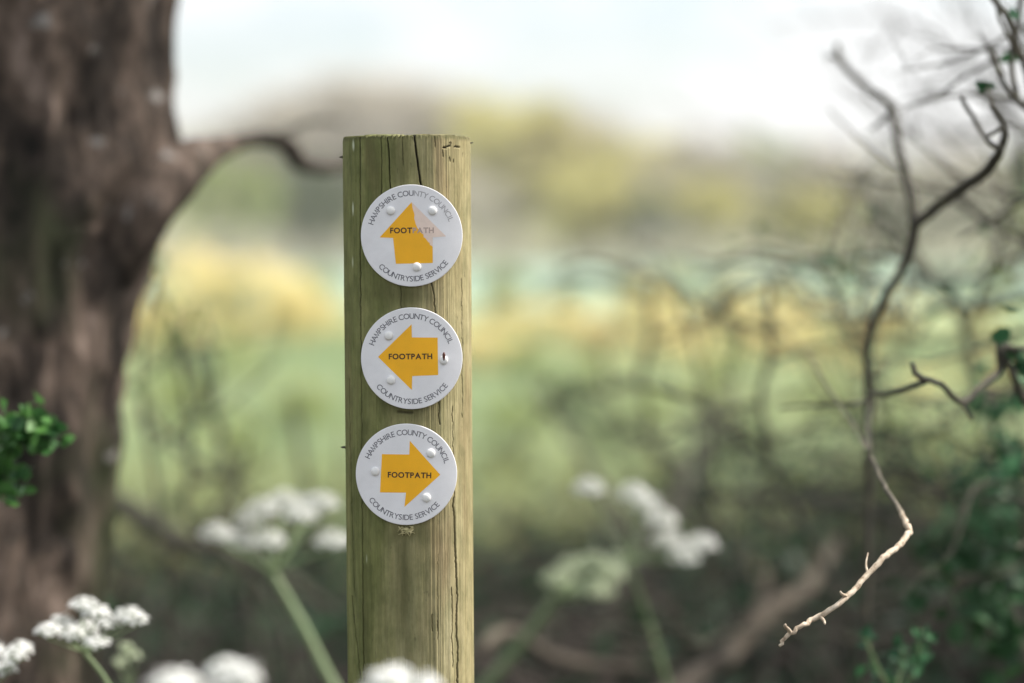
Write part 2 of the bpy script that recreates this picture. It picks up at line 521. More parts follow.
bushA = make_bush('yellow_bush', 1.0, 1.4, 11, 3800, 500)
bushB = make_bush('yellow_bush', 0.9, 1.5, 12, 2600, 1000)
bushC = make_bush('yellow_bush', 0.8, 1.0, 13, 1500, 500, 'russet')
YB = [  # px, top py, Y, width px, proto, label
    (190, 252, 33, 95, 'A', 'bright yellow blossoming bush close beside the big trunk'),
    (255, 262, 31, 100, 'A', 'bright yellow blossoming bush midway between big trunk and post'),
    (320, 292, 29, 70, 'B', 'low yellow blossoming bush against the left side of the post'),
    (215, 300, 26, 90, 'B', 'paler yellow bush in front of the two bright ones by the trunk'),
    (500, 292, 29, 80, 'B', 'yellow blossoming bush just right of the post'),
    (555, 306, 26, 90, 'A', 'peach yellow bush between the post and the middle of the meadow'),
    (600, 322, 24, 60, 'C', 'small orange tinted bush near the middle of the meadow'),
    (640, 288, 31, 75, 'A', 'yellow bush in the middle of the meadow'),
    (700, 296, 29, 60, 'B', 'half green yellow bush right of the middle of the meadow'),
    (750, 290, 30, 80, 'A', 'yellow bush left of the forked thorn branch'),
    (800, 300, 27, 80, 'A', 'wide yellow bush touching the lower thorn branch'),
    (868, 306, 25, 46, 'C', 'small orange bush behind the upright thorn branch'),
    (900, 300, 27, 50, 'A', 'small bright yellow bush right of the upright thorn branch'),
    (925, 385, 17, 55, 'A', 'single yellow bush low in the meadow near the thorn twigs at right'),
    (978, 300, 30, 60, 'B', 'green yellow bush near the right edge of the picture'),
    (165, 292, 24, 80, 'A', 'low yellow bush whose left half hides behind the big trunk'),
    (285, 280, 27, 80, 'A', 'yellow bush half way up the gap between big trunk and post, nearest the post'),
    (490, 330, 21, 90, 'A', 'broad pale yellow bush low beside the right side of the post'),
    (670, 325, 22, 95, 'A', 'broad yellow bush low in the middle of the meadow'),
    (770, 325, 22, 90, 'A', 'broad yellow bush low under the wide one by the thorn branch'),
    (840, 330, 20, 70, 'B', 'green yellow bush low left of the upright thorn branch'),
    (980, 345, 18, 60, 'B', 'dull yellow bush low at the right behind the leafy thorn shrub'),
]
pr = {'A': (bushA, 1.0, 1.4), 'B': (bushB, .9, 1.5), 'C': (bushC, .8, 1.0)}
used = set()
for px, py, Y, wpx, k, lab in YB:
    p, ph, pw = pr[k]
    o = copy_tree(p) if k in used else p
    used.add(k)
    top = at(px, py, Y); h = max(top.z, .25)
    s = wpx * mmpx(Y) / pw
    o.location = (top.x, Y, 0); o.scale = (s, s, h / ph); o.rotation_euler = (0, 0, random.uniform(0, 6.28))
    tag(o, lab, 'bush', 'yellow bushes scattered over the meadow')

gb = make_bush('low_bush', .8, 1.3, 14, 2200, 900, 'tree_green')
db = make_bush('low_bush', .8, 1.3, 15, 1500, 1500, 'tree_dark')
GB = [(180, 372, 15, 70, 0, 'pale green low bush beside the big trunk'), (300, 385, 14, 80, 0, 'pale green low bush left of the post'),
      (235, 420, 12, 70, 0, 'pale green low bush lowest between big trunk and post'), (520, 398, 13, 85, 0, 'pale green low bush right of the post'),
      (575, 372, 15, 70, 1, 'dark green low bush in the left middle of the meadow'), (640, 392, 14, 80, 0, 'pale green low bush in the middle of the meadow'),
      (715, 372, 15, 70, 0, 'pale green low bush right of the middle of the meadow'), (745, 408, 12, 90, 1, 'dark green low bush at the edge of the thicket'),
      (820, 382, 14, 80, 0, 'pale green low bush by the end of the thin thorn twig'), (900, 408, 13, 80, 0, 'pale green low bush right of the upright thorn branch'),
      (610, 418, 12, 70, 1, 'dark green low bush behind the white flower row'), (505, 440, 11, 70, 1, 'dark green low bush close right of the post'),
      (960, 430, 11, 90, 0, 'pale green low bush behind the leafy thorn shrub'), (1000, 370, 15, 80, 1, 'dark green low bush at the right edge')]
GB += [(505, 268, 52, 50, 0, 'far pale green bush on the crop edge beside the post'), (570, 276, 44, 45, 1, 'far dark green bush on the crop edge right of the post'),
       (628, 262, 60, 40, 1, 'small far dark bush on the blue green crop, centre right'), (668, 270, 50, 55, 0, 'far pale green bush centre right on the crop edge'),
       (722, 266, 55, 45, 1, 'far dark green bush left of the forked branch on the crop edge'), (790, 270, 48, 60, 1, 'wide far dark bush next to the forked branch on the crop edge'),
       (848, 262, 60, 45, 0, 'far pale green bush seen beside the upright thorn branch'), (945, 268, 50, 60, 1, 'far dark green bush right of the upright thorn branch'),
       (1000, 262, 55, 50, 0, 'far pale green bush at the right edge on the crop'), (322, 266, 52, 40, 0, 'far pale green bush on the crop beside the left of the post'),
       (530, 345, 20, 60, 0, 'pale green bush among the yellow ones right of the post'), (590, 350, 19, 50, 0, 'pale green bush under the small orange tinted bush'),
       (735, 345, 20, 60, 0, 'pale green bush under the yellow ones left of the thorn branch'), (250, 350, 19, 70, 0, 'pale green bush under the yellow ones left of the post'),
       (175, 335, 21, 50, 1, 'dark green bush under the yellow ones by the trunk')]
used = set()
for px, py, Y, wpx, k, lab in GB:
    p = (gb, db)[k]; o = copy_tree(p) if k in used else p; used.add(k)
    top = at(px, py, Y); s_ = wpx * mmpx(Y) / 1.3
    o.location = (top.x, Y, 0); o.scale = (s_, s_, max(top.z, .12) / .8); o.rotation_euler = (0, 0, random.uniform(0, 6.28))
    tag(o, lab, 'bush', 'low green bushes in the near meadow')

# meadow grass and small yellow flowers
mb = MB()
for k in range(26000):
    Y = 8.3 + 26 * random.random() ** 1.5
    x = random.uniform(-1, 1) * (Y * .27 + .6)
    patch = mnoise.noise(Vector((x * .35, Y * .22, 0))) * .9 + .5
    h = random.uniform(.10, .30) * (.7 + .6 * patch)
    a = random.uniform(0, 6.28); dx, dy = math.cos(a), math.sin(a)
    w = .006 + .0006 * Y
    lean = random.uniform(.02, .14)
    mb.tri((x - dy * w, Y + dx * w, 0.008), (x + dy * w, Y - dx * w, 0.008), (x + dx * lean, Y + dy * lean, h), 0, min(max(patch + random.gauss(0, .15), 0), 1))
o = mb.build('meadow_grass', M['grass'], smooth=False); tag(o, 'pale green grass of the open meadow', 'grass', kind='stuff')
mb = MB()
for k in range(2600):
    Y = 10 + 30 * random.random(); x = random.uniform(-1, 1) * (Y * .25 + .5)
    if mnoise.noise(Vector((x * .5, Y * .2, 9))) < .02: continue
    z = random.uniform(.18, .34); s = random.uniform(.014, .026)
    for q in range(5):
        a = q * 1.257; b_ = a + 1.0
        mb.tri((x, Y, z), (x + s * math.cos(a), Y + s * math.sin(a), z + s * .5), (x + s * math.cos(b_), Y + s * math.sin(b_), z + s * .5), 0, random.random())
o = mb.build('meadow_flowers', M['yellow'], smooth=False); tag(o, 'tiny yellow flowers sprinkled through the meadow grass', 'flowers', kind='stuff')


# ------------------------------------------------------------------ thicket at the foot of the picture
def arc_stem(mb, p, ang, length, rise, rad, t, sides=4, seed=0):
    pts = []; rr = []
    n = 9
    for i in range(n + 1):
        u = i / n
        q = Vector((p[0] + math.cos(ang) * length * u, p[1] + math.sin(ang) * length * u * .6, p[2] + rise * math.sin(u * math.pi * .85)))
        q += Vector((mnoise.noise(Vector((seed, u * 3, 0))), mnoise.noise(Vector((seed, u * 3, 5))), mnoise.noise(Vector((seed, u * 3, 9))))) * .06
        pts.append(q); rr.append(rad * (1 - .7 * u))
    mb.tube(pts, rr, sides, 0, t, cap=False)


def thicket_top(x, y):
    """height of the tangle: higher towards the right"""
    return .34 + .16 * mnoise.noise(Vector((x * 1.3, y * .7, 2))) + (.16 if x > 0 else 0) * min(1, x * 2 if x > 0 else 0)

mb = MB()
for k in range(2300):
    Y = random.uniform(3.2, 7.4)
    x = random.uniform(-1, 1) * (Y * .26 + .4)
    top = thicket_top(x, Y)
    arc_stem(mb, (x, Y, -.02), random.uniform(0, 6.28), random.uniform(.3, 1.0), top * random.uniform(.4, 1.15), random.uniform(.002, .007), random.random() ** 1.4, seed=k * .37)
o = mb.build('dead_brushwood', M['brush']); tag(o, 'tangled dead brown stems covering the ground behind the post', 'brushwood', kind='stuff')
mb = MB()
for k in range(420):
    Y = random.uniform(3.0, 7.2)
    x = random.uniform(-1, 1) * (Y * .26 + .4)
    top = thicket_top(x, Y) * random.uniform(.3, 1.0)
    m_ = random.randint(14, 40)
    P = np.array([x, Y, top]) + rng.normal(size=(m_, 3)) * np.array([.10, .12, .07])
    leaf_quads(mb, P, .045, 0, random.uniform(.0, .6), 0, .7)
o = mb.build('ivy_undergrowth', M['ivy'], smooth=False); tag(o, 'dark green leaves creeping through the dead stems', 'undergrowth', kind='stuff')
mb = MB()
for k in range(3200):     # rough grass on the far side of the tangle
    Y = random.uniform(7.2, 10.5); x = random.uniform(-1, 1) * (Y * .25 + .4)
    h = random.uniform(.12, .42); a = random.uniform(0, 6.28); lean = random.uniform(.05, .2)
    dx, dy = math.cos(a), math.sin(a)
    mb.tri((x - dy * .008, Y + dx * .008, 0), (x + dy * .008, Y - dx * .008, 0), (x + dx * lean, Y + dy * lean, h), 0, random.random())
o = mb.build('rough_grass', M['dry_grass'], smooth=False); tag(o, 'straw coloured rough grass between the dead stems and the meadow', 'grass', kind='stuff')


# ------------------------------------------------------------------ single dead branches lying on or rising from the tangle
def bough(name, paths, label, cat, mat, group=None, sides=10, part='branch'):
    """paths: lists of (px,py,Y,w). First is the main limb; the rest are side limbs in the same mesh"""
    mb = MB()
    W0, _ = pxpath(paths[0])
    o0 = W0[0]
    for i, pth in enumerate(paths):
        W, Rd = pxpath(pth, 8, 2.5, i * 3.1 + len(label))
        mb.tube(W, Rd, sides, 0, .5)
    o = mb.build(name, mat, origin=tuple(o0)); o.location = o0
    tag(o, label, cat, group)
    return o

bough('fallen_branch', [[(560, 745, 3.1, 26), (660, 700, 3.3, 22), (735, 650, 3.5, 18), (770, 612, 3.6, 19), (805, 590, 3.7, 16), (835, 545, 3.9, 11)],
                        [(735, 650, 3.5, 12), (760, 600, 3.55, 9), (770, 560, 3.6, 5)]],
      'thick pale brown fallen branch slanting up behind the pale hooked twig', 'branch', M['log'], 'dead branches in the thicket')
bough('fallen_branch', [[(1150, 640, 3.4, 24), (1024, 580, 3.3, 22), (950, 545, 3.3, 20), (870, 512, 3.4, 16), (780, 498, 3.7, 12), (690, 492, 4.0, 8)],
                        [(950, 545, 3.3, 10), (900, 590, 3.2, 7), (860, 600, 3.1, 4)]],
      'long dark dead branch crossing from the right edge behind the hooked twig', 'branch', M['branch'], 'dead branches in the thicket')
bough('fallen_branch', [[(60, 470, 4.2, 26), (130, 510, 4.1, 22), (190, 545, 4.0, 20), (260, 565, 4.0, 16), (330, 610, 4.1, 10)],
                        [(190, 545, 4.0, 10), (225, 500, 4.1, 6)]],
      'dark dead branch sloping down from the big trunk towards the post', 'branch', M['branch'], 'dead branches in the thicket')
bough('fallen_branch', [[(480, 650, 3.2, 14), (510, 632, 3.3, 12), (560, 660, 3.3, 12), (640, 668, 3.4, 8)]],
      'short grey brown branch low down just right of the post', 'branch', M['log'], 'dead branches in the thicket')
bough('fallen_branch', [[(520, 700, 5.0, 26), (640, 560, 5.3, 20), (690, 470, 5.6, 14), (735, 380, 6.0, 8)],
                        [(640, 560, 5.3, 14), (590, 470, 5.6, 9), (545, 400, 6.0, 5)],
                        [(690, 470, 5.6, 10), (620, 415, 5.8, 6), (600, 340, 6.0, 4)]],
      'dark forked dead branch standing blurred in the middle of the thicket', 'branch', M['branch'], 'dead branches in the thicket')


# saplings whose dim stems cross the meadow
def sapling(name, paths, label, leaves=0, lm='ivy', lsize=.03, seed=0, cat='sapling', group=None, base_px=None):
    first = paths[0][0]
    base = at(first[0], first[1], first[2]); base = Vector((base.x, base.y, 0))
    root = empty(name, base)
    mb = MB(); ends = []
    for i, pth in enumerate(paths):
        W, Rd = pxpath(pth, 8, 2.0, seed + i * 2.7)
        if i == 0:
            W = [base + Vector((0, 0, -.03)), base.lerp(W[0], .5)] + W; Rd = [Rd[0] * 1.2, Rd[0] * 1.1] + Rd
        mb.tube(W, Rd, 8)
        ends += W[len(W) // 3:]
    mb.build('stem', M['branch'], root, origin=tuple(base))
    if leaves:
        e = np.array([tuple(q) for q in ends])
        P = e[rng.integers(0, len(e), leaves)] + rng.normal(size=(leaves, 3)) * lsize * 1.0
        c = MB(); leaf_quads(c, P, lsize, 0, None, 0, .65)
        c.build('foliage', M[lm], root, origin=tuple(base), smooth=False)
    tag(root, label, cat, group)
    return root

sapling('sapling', [[(262, 700, 4.6, 12), (245, 560, 4.6, 11), (232, 480, 4.6, 10), (212, 410, 4.6, 10), (185, 340, 4.6, 9), (152, 290, 4.6, 7)],
                    [(232, 480, 4.6, 8), (200, 465, 4.6, 8), (160, 430, 4.7, 7), (138, 385, 4.8, 6)],
                    [(212, 410, 4.6, 6), (215, 370, 4.6, 5), (195, 300, 4.6, 4)]],
        'thin dark leaning sapling between the big trunk and the post', 40, 'tree_green', .028, 3, group='thin saplings in front of the meadow')
sapling('sapling', [[(325, 720, 5.2, 11), (318, 560, 5.2, 9), (300, 450, 5.2, 8), (292, 390, 5.2, 5)],
                    [(318, 560, 5.2, 6), (340, 480, 5.2, 5), (345, 430, 5.3, 4)]],
        'short dim sapling close to the left side of the post', 20, 'tree_green', .028, 5, group='thin saplings in front of the meadow')


sapling('sapling', [[(170, 700, 3.6, 7), (166, 560, 3.6, 6), (150, 450, 3.6, 6), (140, 380, 3.6, 5), (150, 300, 3.6, 5), (165, 268, 3.6, 3)],
                    [(150, 450, 3.6, 4), (190, 420, 3.6, 4), (215, 380, 3.6, 3), (208, 330, 3.6, 3)],
                    [(140, 380, 3.6, 4), (175, 350, 3.6, 4), (195, 300, 3.6, 3)],
                    [(166, 560, 3.6, 5), (200, 530, 3.6, 4), (240, 470, 3.6, 4), (250, 430, 3.6, 3)]],
        'thin leafy edged sapling hugging the right side of the big trunk', 24, 'thorn_leaf', .02, 23, group='thin saplings in front of the meadow')
sapling('thorn_sapling', [[(700, 640, 3.9, 8), (712, 500, 3.9, 7), (705, 400, 3.9, 6), (690, 330, 3.9, 6), (668, 285, 3.9, 5), (630, 270, 3.9, 5), (590, 262, 3.9, 4), (560, 268, 3.9, 3)],
                    [(690, 330, 3.9, 4), (725, 295, 3.9, 4), (760, 285, 3.9, 3), (800, 262, 3.9, 3)],
                    [(705, 400, 3.9, 4), (650, 385, 3.9, 4), (600, 392, 3.9, 3), (560, 380, 3.9, 2)]],
        'dim leafless thorn sapling standing in the thicket midway between post and thorn shrub', 0, seed=15, group='thin saplings in front of the meadow')
sapling('thorn_sapling', [[(1000, 640, 3.3, 9), (985, 450, 3.3, 8), (965, 330, 3.3, 8), (930, 275, 3.3, 7), (880, 255, 3.3, 6), (820, 262, 3.3, 5), (760, 250, 3.3, 4), (715, 262, 3.3, 3)],
                    [(965, 330, 3.3, 6), (990, 270, 3.3, 6), (1010, 200, 3.3, 5), (1015, 140, 3.3, 4)],
                    [(985, 450, 3.3, 6), (930, 430, 3.3, 5), (885, 440, 3.3, 4), (830, 420, 3.3, 3)],
                    [(930, 275, 3.3, 5), (900, 230, 3.3, 4), (865, 215, 3.3, 3)]],
        'dim spreading thorn sapling behind the forked thorn shrub', 70, 'blue_leaf', .022, 16, group='thin saplings in front of the meadow')
sapling('thorn_sapling', [[(1080, 500, 4.4, 10), (1050, 250, 4.4, 9), (1010, 120, 4.4, 7), (960, 60, 4.4, 5), (900, 20, 4.4, 4), (830, 18, 4.4, 2.5), (770, 26, 4.4, 1.5)],
                    [(960, 60, 4.4, 5), (930, 90, 4.4, 5), (900, 80, 4.4, 3)],
                    [(1010, 120, 4.4, 5), (960, 135, 4.4, 5), (910, 125, 4.4, 4), (865, 140, 4.4, 3)],
                    [(900, 20, 4.4, 4), (880, 48, 4.4, 3), (855, 50, 4.4, 3)],
                    [(1010, 120, 4.4, 6), (1000, 60, 4.4, 5), (975, 10, 4.4, 4), (960, -30, 4.4, 4)]],
        'faint tall thorn sapling with twigs crossing the sky at top right', 0, seed=17, group='thin saplings in front of the meadow')


def twiggy(label, starts, seed, Y):
    """starts: (px, py, dir x, dir z, length px, width px) limbs that come from one rooted stem"""
    rnd = random.Random(seed)
    bx_ = at(starts[0][0], 341, Y).x + .12
    root = empty('thorn_thicket', (bx_, Y, 0))
    mb = MB()
    q = [Vector((bx_, Y, -.03)), Vector((bx_ + .03, Y, .5))] + [at(s_[0], s_[1], Y) for s_ in sorted(starts, key=lambda t_: -t_[1])]
    mb.tube([Vector(v) for v in spline([tuple(v) for v in q], 6)], [.006 * .55 * mmpx(Y) / mmpx(2.4)] * ((len(q) - 1) * 6 + 1), 8)
    mb.build('stem', M['branch'], root, origin=(bx_, Y, 0))
    def zig(p, d, L_, r, dep):
        n = max(4, int(L_ / .035)); pts = [p]; rr = [r]; kids = []
        for i in range(n):
            d = (d + Vector((rnd.gauss(0, .22), rnd.gauss(0, .15), rnd.gauss(-.01, .22)))).normalized()
            pts.append(pts[-1] + d * L_ / n); rr.append(r * (1 - .65 * (i + 1) / n))
            if dep and rnd.random() < .55: kids.append((pts[-1], (d + Vector((rnd.gauss(0, .8), rnd.gauss(0, .4), rnd.gauss(0, .8)))).normalized(), L_ * rnd.uniform(.25, .5), rr[-1] * .65))
            elif rnd.random() < .3:
                mb2.tube([pts[-1], pts[-1] + Vector((rnd.gauss(0, .008), 0, rnd.gauss(0, .008)))], [rr[-1] * .7, .0003], 4)
        mb2.tube(pts, rr, 6, cap=False)
        for k_ in kids: zig(*k_, dep - 1)
    for (px_, py_, dx, dz, L_, w_) in starts:
        mb2 = MB()
        zig(at(px_, py_, Y), Vector((dx, rnd.uniform(-.25, .25), dz)).normalized(), L_ * mmpx(Y), w_ * .5 * mmpx(Y), 2)
        mb2.build('branch', M['branch'], root, origin=(bx_, Y, 0))
    tag(root, label, 'shrub', 'bare thorn shrubs massed at the right')
    return root

twiggy('bare twiggy thorn shrub whose twigs cross the treeline at the right', [(1060, 200, -1, .1, 230, 6), (1060, 260, -1, .05, 280, 7), (1060, 320, -1, -.1, 240, 6), (1060, 150, -1, .5, 180, 5)], 61, 2.75)
twiggy('bare twiggy thorn shrub filling the right edge below the zigzag twigs', [(1070, 440, -1, -.15, 230, 7), (1070, 500, -1, .1, 250, 6), (1070, 560, -1, .15, 260, 6), (1070, 390, -1, .1, 200, 6)], 62, 2.6)
twiggy('blurred bare thorn shrub reaching from the right to the middle of the meadow', [(1090, 230, -1, -.02, 420, 7), (1090, 300, -1, -.05, 460, 8), (1090, 380, -1, -.08, 430, 7), (1090, 460, -1, -.02, 420, 7)], 63, 3.5)
twiggy('bare thorn web in the meadow gap right of the post, over the white flower row', [(640, 380, -1, .1, 170, 5), (650, 300, -1, .15, 150, 4), (650, 440, -1, .2, 180, 5), (650, 340, 1, .2, 170, 5), (650, 420, 1, .1, 160, 5), (650, 285, 1, .1, 140, 4)], 66, 4.2)
twiggy('bare thorn web between the post and the forked shrub, behind the fallen branch', [(760, 400, -1, .2, 190, 6), (770, 330, -1, .2, 170, 5), (770, 280, -1, .1, 150, 5), (770, 460, -1, .3, 190, 6), (770, 360, 1, .2, 150, 5), (770, 440, 1, .1, 170, 5)], 67, 3.2)
twiggy('bare thorn web in the gap between big trunk and post', [(190, 420, 1, .2, 120, 5), (180, 360, .8, .6, 110, 4), (190, 480, 1, .1, 140, 6), (190, 440, -1, .4, 80, 4), (190, 520, 1, .1, 150, 6)], 68, 3.7)
twiggy('fine bare thorn twigs against the sky in the top right corner', [(1050, 60, -1, .15, 120, 6), (1050, 10, -1, -.15, 160, 5), (1050, 110, -1, .3, 150, 6), (1050, 40, -1, -.5, 120, 5), (1050, 90, -.6, 1, 120, 5)], 64, 2.35)
twiggy('bare thorn shrub tangled low in the thicket behind the fallen branches', [(1090, 540, -1, -.05, 440, 9), (1090, 600, -1, .02, 520, 9), (1090, 650, -1, 0, 560, 9)], 65, 3.3)


# ------------------------------------------------------------------ big tree at left
def bark_material():
    m, N, Lk = new_mat('rough_tree_bark')
    b = N.new('ShaderNodeBsdfPrincipled'); o = N.new('ShaderNodeOutputMaterial')
    n1 = noise_tex(N, Lk, 17, 7, .72, (1, 1, .5))
    r1 = ramp(N, [(0.36, (0.012, 0.010, 0.009)), (0.47, (0.047, 0.037, 0.031)), (0.56, (0.118, 0.088, 0.071)), (0.68, (0.26, 0.20, 0.17))])
    Lk(n1.outputs[0], r1.inputs[0])
    n2 = noise_tex(N, Lk, 4.5, 4, .5, (1, 1, .7))
    r2 = ramp(N, [(0.52, (0, 0, 0)), (0.66, (1, 1, 1))]); Lk(n2.outputs[0], r2.inputs[0])
    c = mixc(N, Lk, r2.outputs[0], r1.outputs[0], (0.035, 0.042, 0.02))
    n3 = noise_tex(N, Lk, 24, 3, .5)
    r3 = ramp(N, [(0.66, (0, 0, 0)), (0.72, (1, 1, 1))]); Lk(n3.outputs[0], r3.inputs[0])
    c = mixc(N, Lk, r3.outputs[0], c, (0.25, 0.235, 0.225))
    Lk(c, b.inputs['Base Color'])
    b.inputs['Roughness'].default_value = .9; b.inputs['Specular IOR Level'].default_value = .2
    n4 = noise_tex(N, Lk, 55, 6, .65, (1, 1, .3))
    bp = N.new('ShaderNodeBump'); bp.inputs['Strength'].default_value = .7; bp.inputs['Distance'].default_value = .01
    Lk(n4.outputs[0], bp.inputs['Height']); Lk(bp.outputs[0], b.inputs['Normal'])
    Lk(b.outputs[0], o.inputs[0])
    return m

M['bark'] = bark_material()


def bark_disp(x, y, z):
    a = mnoise.noise(Vector((x * 16, y * 16, z * 4.5)))
    b = mnoise.noise(Vector((x * 38, y * 38, z * 12 + 9)))
    return -abs(a) * .030 - abs(b) * .014 + .02 * mnoise.noise(Vector((x * 4, y * 4, z * 3)))


def loft(cent, rad, sides, disp, name, mat, parent, origin, step=1):
    mb = MB()
    n = len(cent)
    T = [(cent[min(i + 1, n - 1)] - cent[max(i - 1, 0)]).normalized() for i in range(n)]
    N = Vector((0, 1, 0))
    for i in range(n):
        N = (N - T[i] * N.dot(T[i])).normalized(); B = T[i].cross(N)
        for k in range(sides):
            a = 2 * math.pi * k / sides
            dr = N * math.cos(a) + B * math.sin(a)
            p = cent[i] + dr * rad[i]
            s = min(1, rad[i] / .12)
            p = p + dr * disp(p.x, p.y, p.z) * s
            mb.v.append(tuple(p)); mb.t.append(.5)
    for i in range(n - 1):
        for k in range(sides):
            a = i * sides + k; b = i * sides + (k + 1) % sides
            mb.f.append((a, b, b + sides, a + sides)); mb.mi.append(0)
    mb.f.append(tuple((n - 1) * sides + k for k in range(sides))); mb.mi.append(0)
    return mb.build(name, mat, parent, origin=tuple(origin))

TY = 2.72
edge = [(-420, 200), (-250, 184), (-120, 178), (0, 176), (50, 171), (100, 172), (150, 178), (200, 172), (250, 158), (300, 144), (350, 133), (400, 127), (480, 121), (560, 112), (640, 106), (760, 104), (900, 112), (1010, 130), (1130, 190)]
cen = []; rad = []
for y, xr in spline(edge, 14):
    xr += 7 if y < 140 else (7 * (200 - y) / 60 if y < 200 else 0)
    w = 330 + (60 * max(0, (y - 850) / 250) if y > 850 else 0) + max(0, 200 - y) * .02
    c = at(xr - w / 2, y, TY)
    cen.append(c); rad.append(w / 2 * mmpx(TY))
cen.reverse(); rad.reverse()
tree = empty('old_tree', (cen[0].x, TY, 0))
tag(tree, 'thick rough barked trunk with a low crooked bough, filling the left side', 'tree')
loft(cen, rad, 170, bark_disp, 'trunk', M['bark'], tree, tree.location)
# bough with a swollen collar
W, Rd = pxpath([(70, 330, TY, 40), (110, 260, TY - .05, 76), (150, 195, TY - .06, 78), (186, 164, TY, 52), (212, 151, TY + .1, 30), (240, 142, TY + .2, 17), (266, 139, TY + .3, 17), (287, 146, TY + .35, 21), (301, 163, TY + .4, 19), (330, 168, TY + .55, 13), (372, 162, TY + .75, 11), (400, 190, TY + 1.0, 11), (420, 175, TY + 1.3, 8)], 10)
loft(W, Rd, 40, lambda x, y, z: bark_disp(x, y, z) * .8, 'bough', M['bark'], tree, tree.location)
for pth in ([(276, 138, TY + .3, 10), (310, 122, TY + .6, 7), (340, 122, TY + .9, 5)],):
    mb = MB(); W, Rd = pxpath(pth, 8, 3); mb.tube(W, Rd, 8)
    mb.build('twig', M['branch'], tree, origin=tuple(tree.location))
# unseen crown added above the picture to shade the ground behind the post
top = cen[-1]
mb = MB(); tips = []; rnd = random.Random(5)
for k in range(6):
    a = k * 1.05 + .3
    grow(mb, top - Vector((0, 0, .3)), Vector((math.cos(a) * .8, math.sin(a) * .8 + .15, .75)).normalized(), 1.0, .07, 3, rnd, 7, 0, tips, .45)
mb.build('limb', M['bark'], tree, origin=tuple(tree.location))
e = np.array([tuple(q) for q in tips if q.z > 2.6])
c = MB(); P = e[rng.integers(0, len(e), 4500)] + rng.normal(size=(4500, 3)) * .26
P = P[P[:, 2] > 2.3]
leaf_quads(c, P, .07, 0, None, 0, .7)
c.build('crown', M['thorn_leaf'], tree, origin=tuple(tree.location), smooth=False)


# ------------------------------------------------------------------ unseen shrubs added beyond the right edge to shade the tangle
def shade_shrub(loc, h, w, seed, label, lm='ivy', n=2600):
    root = empty('shade_shrub', loc); rnd = random.Random(seed)
    s = MB()
    for k in range(12):
        a = rnd.uniform(0, 6.28)
        grow(s, (rnd.gauss(0, .1), rnd.gauss(0, .1), 0), Vector((math.cos(a) * .45, math.sin(a) * .45, 1)).normalized(), h * .36, .018, 3, rnd, 5, 0, None, .35)
    s.build('stem', M['branch'], root)
    P, T = clumps(0, 0, h * .52, w * .5, w * .5, h * .48, 44, n, .13, seed)
    c = MB(); leaf_quads(c, P, .055, 0, .35, 0, .7); c.build('foliage', M[lm], root, smooth=False)
    tag(root, label, 'shrub', 'unseen shrubs added at the right for shade')
    return root

shade_shrub((1.65, 3.6, 0), 2.3, 1.3, 21, 'dense dark shrub added out of view at the right, nearest of the shading row')
shade_shrub((2.15, 4.9, 0), 2.6, 1.6, 22, 'dense dark shrub added out of view at the right, second along the shading row')
shade_shrub((2.6, 6.4, 0), 2.6, 1.8, 23, 'dense dark shrub added out of view at the right, farthest of the shading row')


# ------------------------------------------------------------------ forked thorn shrub on the right
root_p = at(868, 520, 2.35); root_b = Vector((root_p.x + .02, 2.4, 0))
shrub = empty('thorn_shrub', root_b)
tag(shrub, 'bare forked thorn shrub with tall dark upright branch, right of the post', 'shrub')

def limb(parent, name, pths, mat, wob=2.2, origin=None, sides=8):
    for i, pth in enumerate(pths):
        mb = MB()
        W, Rd = pxpath(pth, 9, wob, i * 1.7 + len(name))
        mb.tube(W, Rd, sides)
        mb.build(name, mat, parent, origin=tuple(origin))

limb(shrub, 'branch', [
    [(880, 1900, 2.42, 18), (872, 1100, 2.42, 16), (866, 700, 2.5, 10), (868, 500, 2.5, 9), (869, 400, 2.46, 9), (868, 345, 2.44, 9), (884, 300, 2.42, 9), (906, 262, 2.4, 9), (915, 224, 2.38, 12), (906, 175, 2.42, 10), (896, 135, 2.46, 8), (892, 106, 2.5, 8), (868, 88, 2.56, 7), (842, 62, 2.62, 7), (838, 44, 2.64, 5)],
], M['branch'], 2, root_b, 10)
limb(shrub, 'branch', [
    [(915, 226, 2.38, 10), (938, 206, 2.32, 11), (962, 188, 2.26, 12), (985, 172, 2.2, 11), (1000, 150, 2.16, 10), (1004, 128, 2.14, 6), (992, 108, 2.12, 5), (988, 88, 2.14, 4)],
    [(1000, 150, 2.13, 7), (986, 138, 2.14, 5), (974, 118, 2.15, 5), (960, 96, 2.15, 4)],
    [(1004, 128, 2.12, 5), (992, 134, 2.12, 3.5), (986, 138, 2.13, 3)],
], M['branch'], 1.5, root_b)
limb(shrub, 'twig', [
    [(842, 62, 2.56, 6), (832, 56, 2.58, 4), (826, 58, 2.6, 3)],
    [(892, 106, 2.44, 5), (886, 118, 2.46, 4), (872, 128, 2.5, 3)],
    [(906, 175, 2.34, 4), (884, 160, 2.42, 3), (850, 130, 2.5, 2.5), (828, 110, 2.6, 2)],
    [(869, 400, 2.34, 6), (850, 404, 2.30, 4), (812, 405, 2.34, 3.5), (780, 408, 2.4, 3)],
    [(868, 395, 2.34, 5), (890, 393, 2.22, 6), (915, 385, 2.12, 6), (926, 381, 2.08, 6)],
    [(868, 380, 2.34, 3), (880, 372, 2.34, 2.5), (888, 360, 2.36, 2)],
], M['branch'], 1.5, root_b)
# the pale hooked twig: starts at a fork on the upright branch, hangs down and ends in focus
def tint_tube(mb, W, Rd, f, sides=14):
    n0 = len(mb.v); mb.tube(W, Rd, sides)
    for i in range(len(W)):
        t = f(i / (len(W) - 1))
        for k in range(sides): mb.t[n0 + i * sides + k] = t

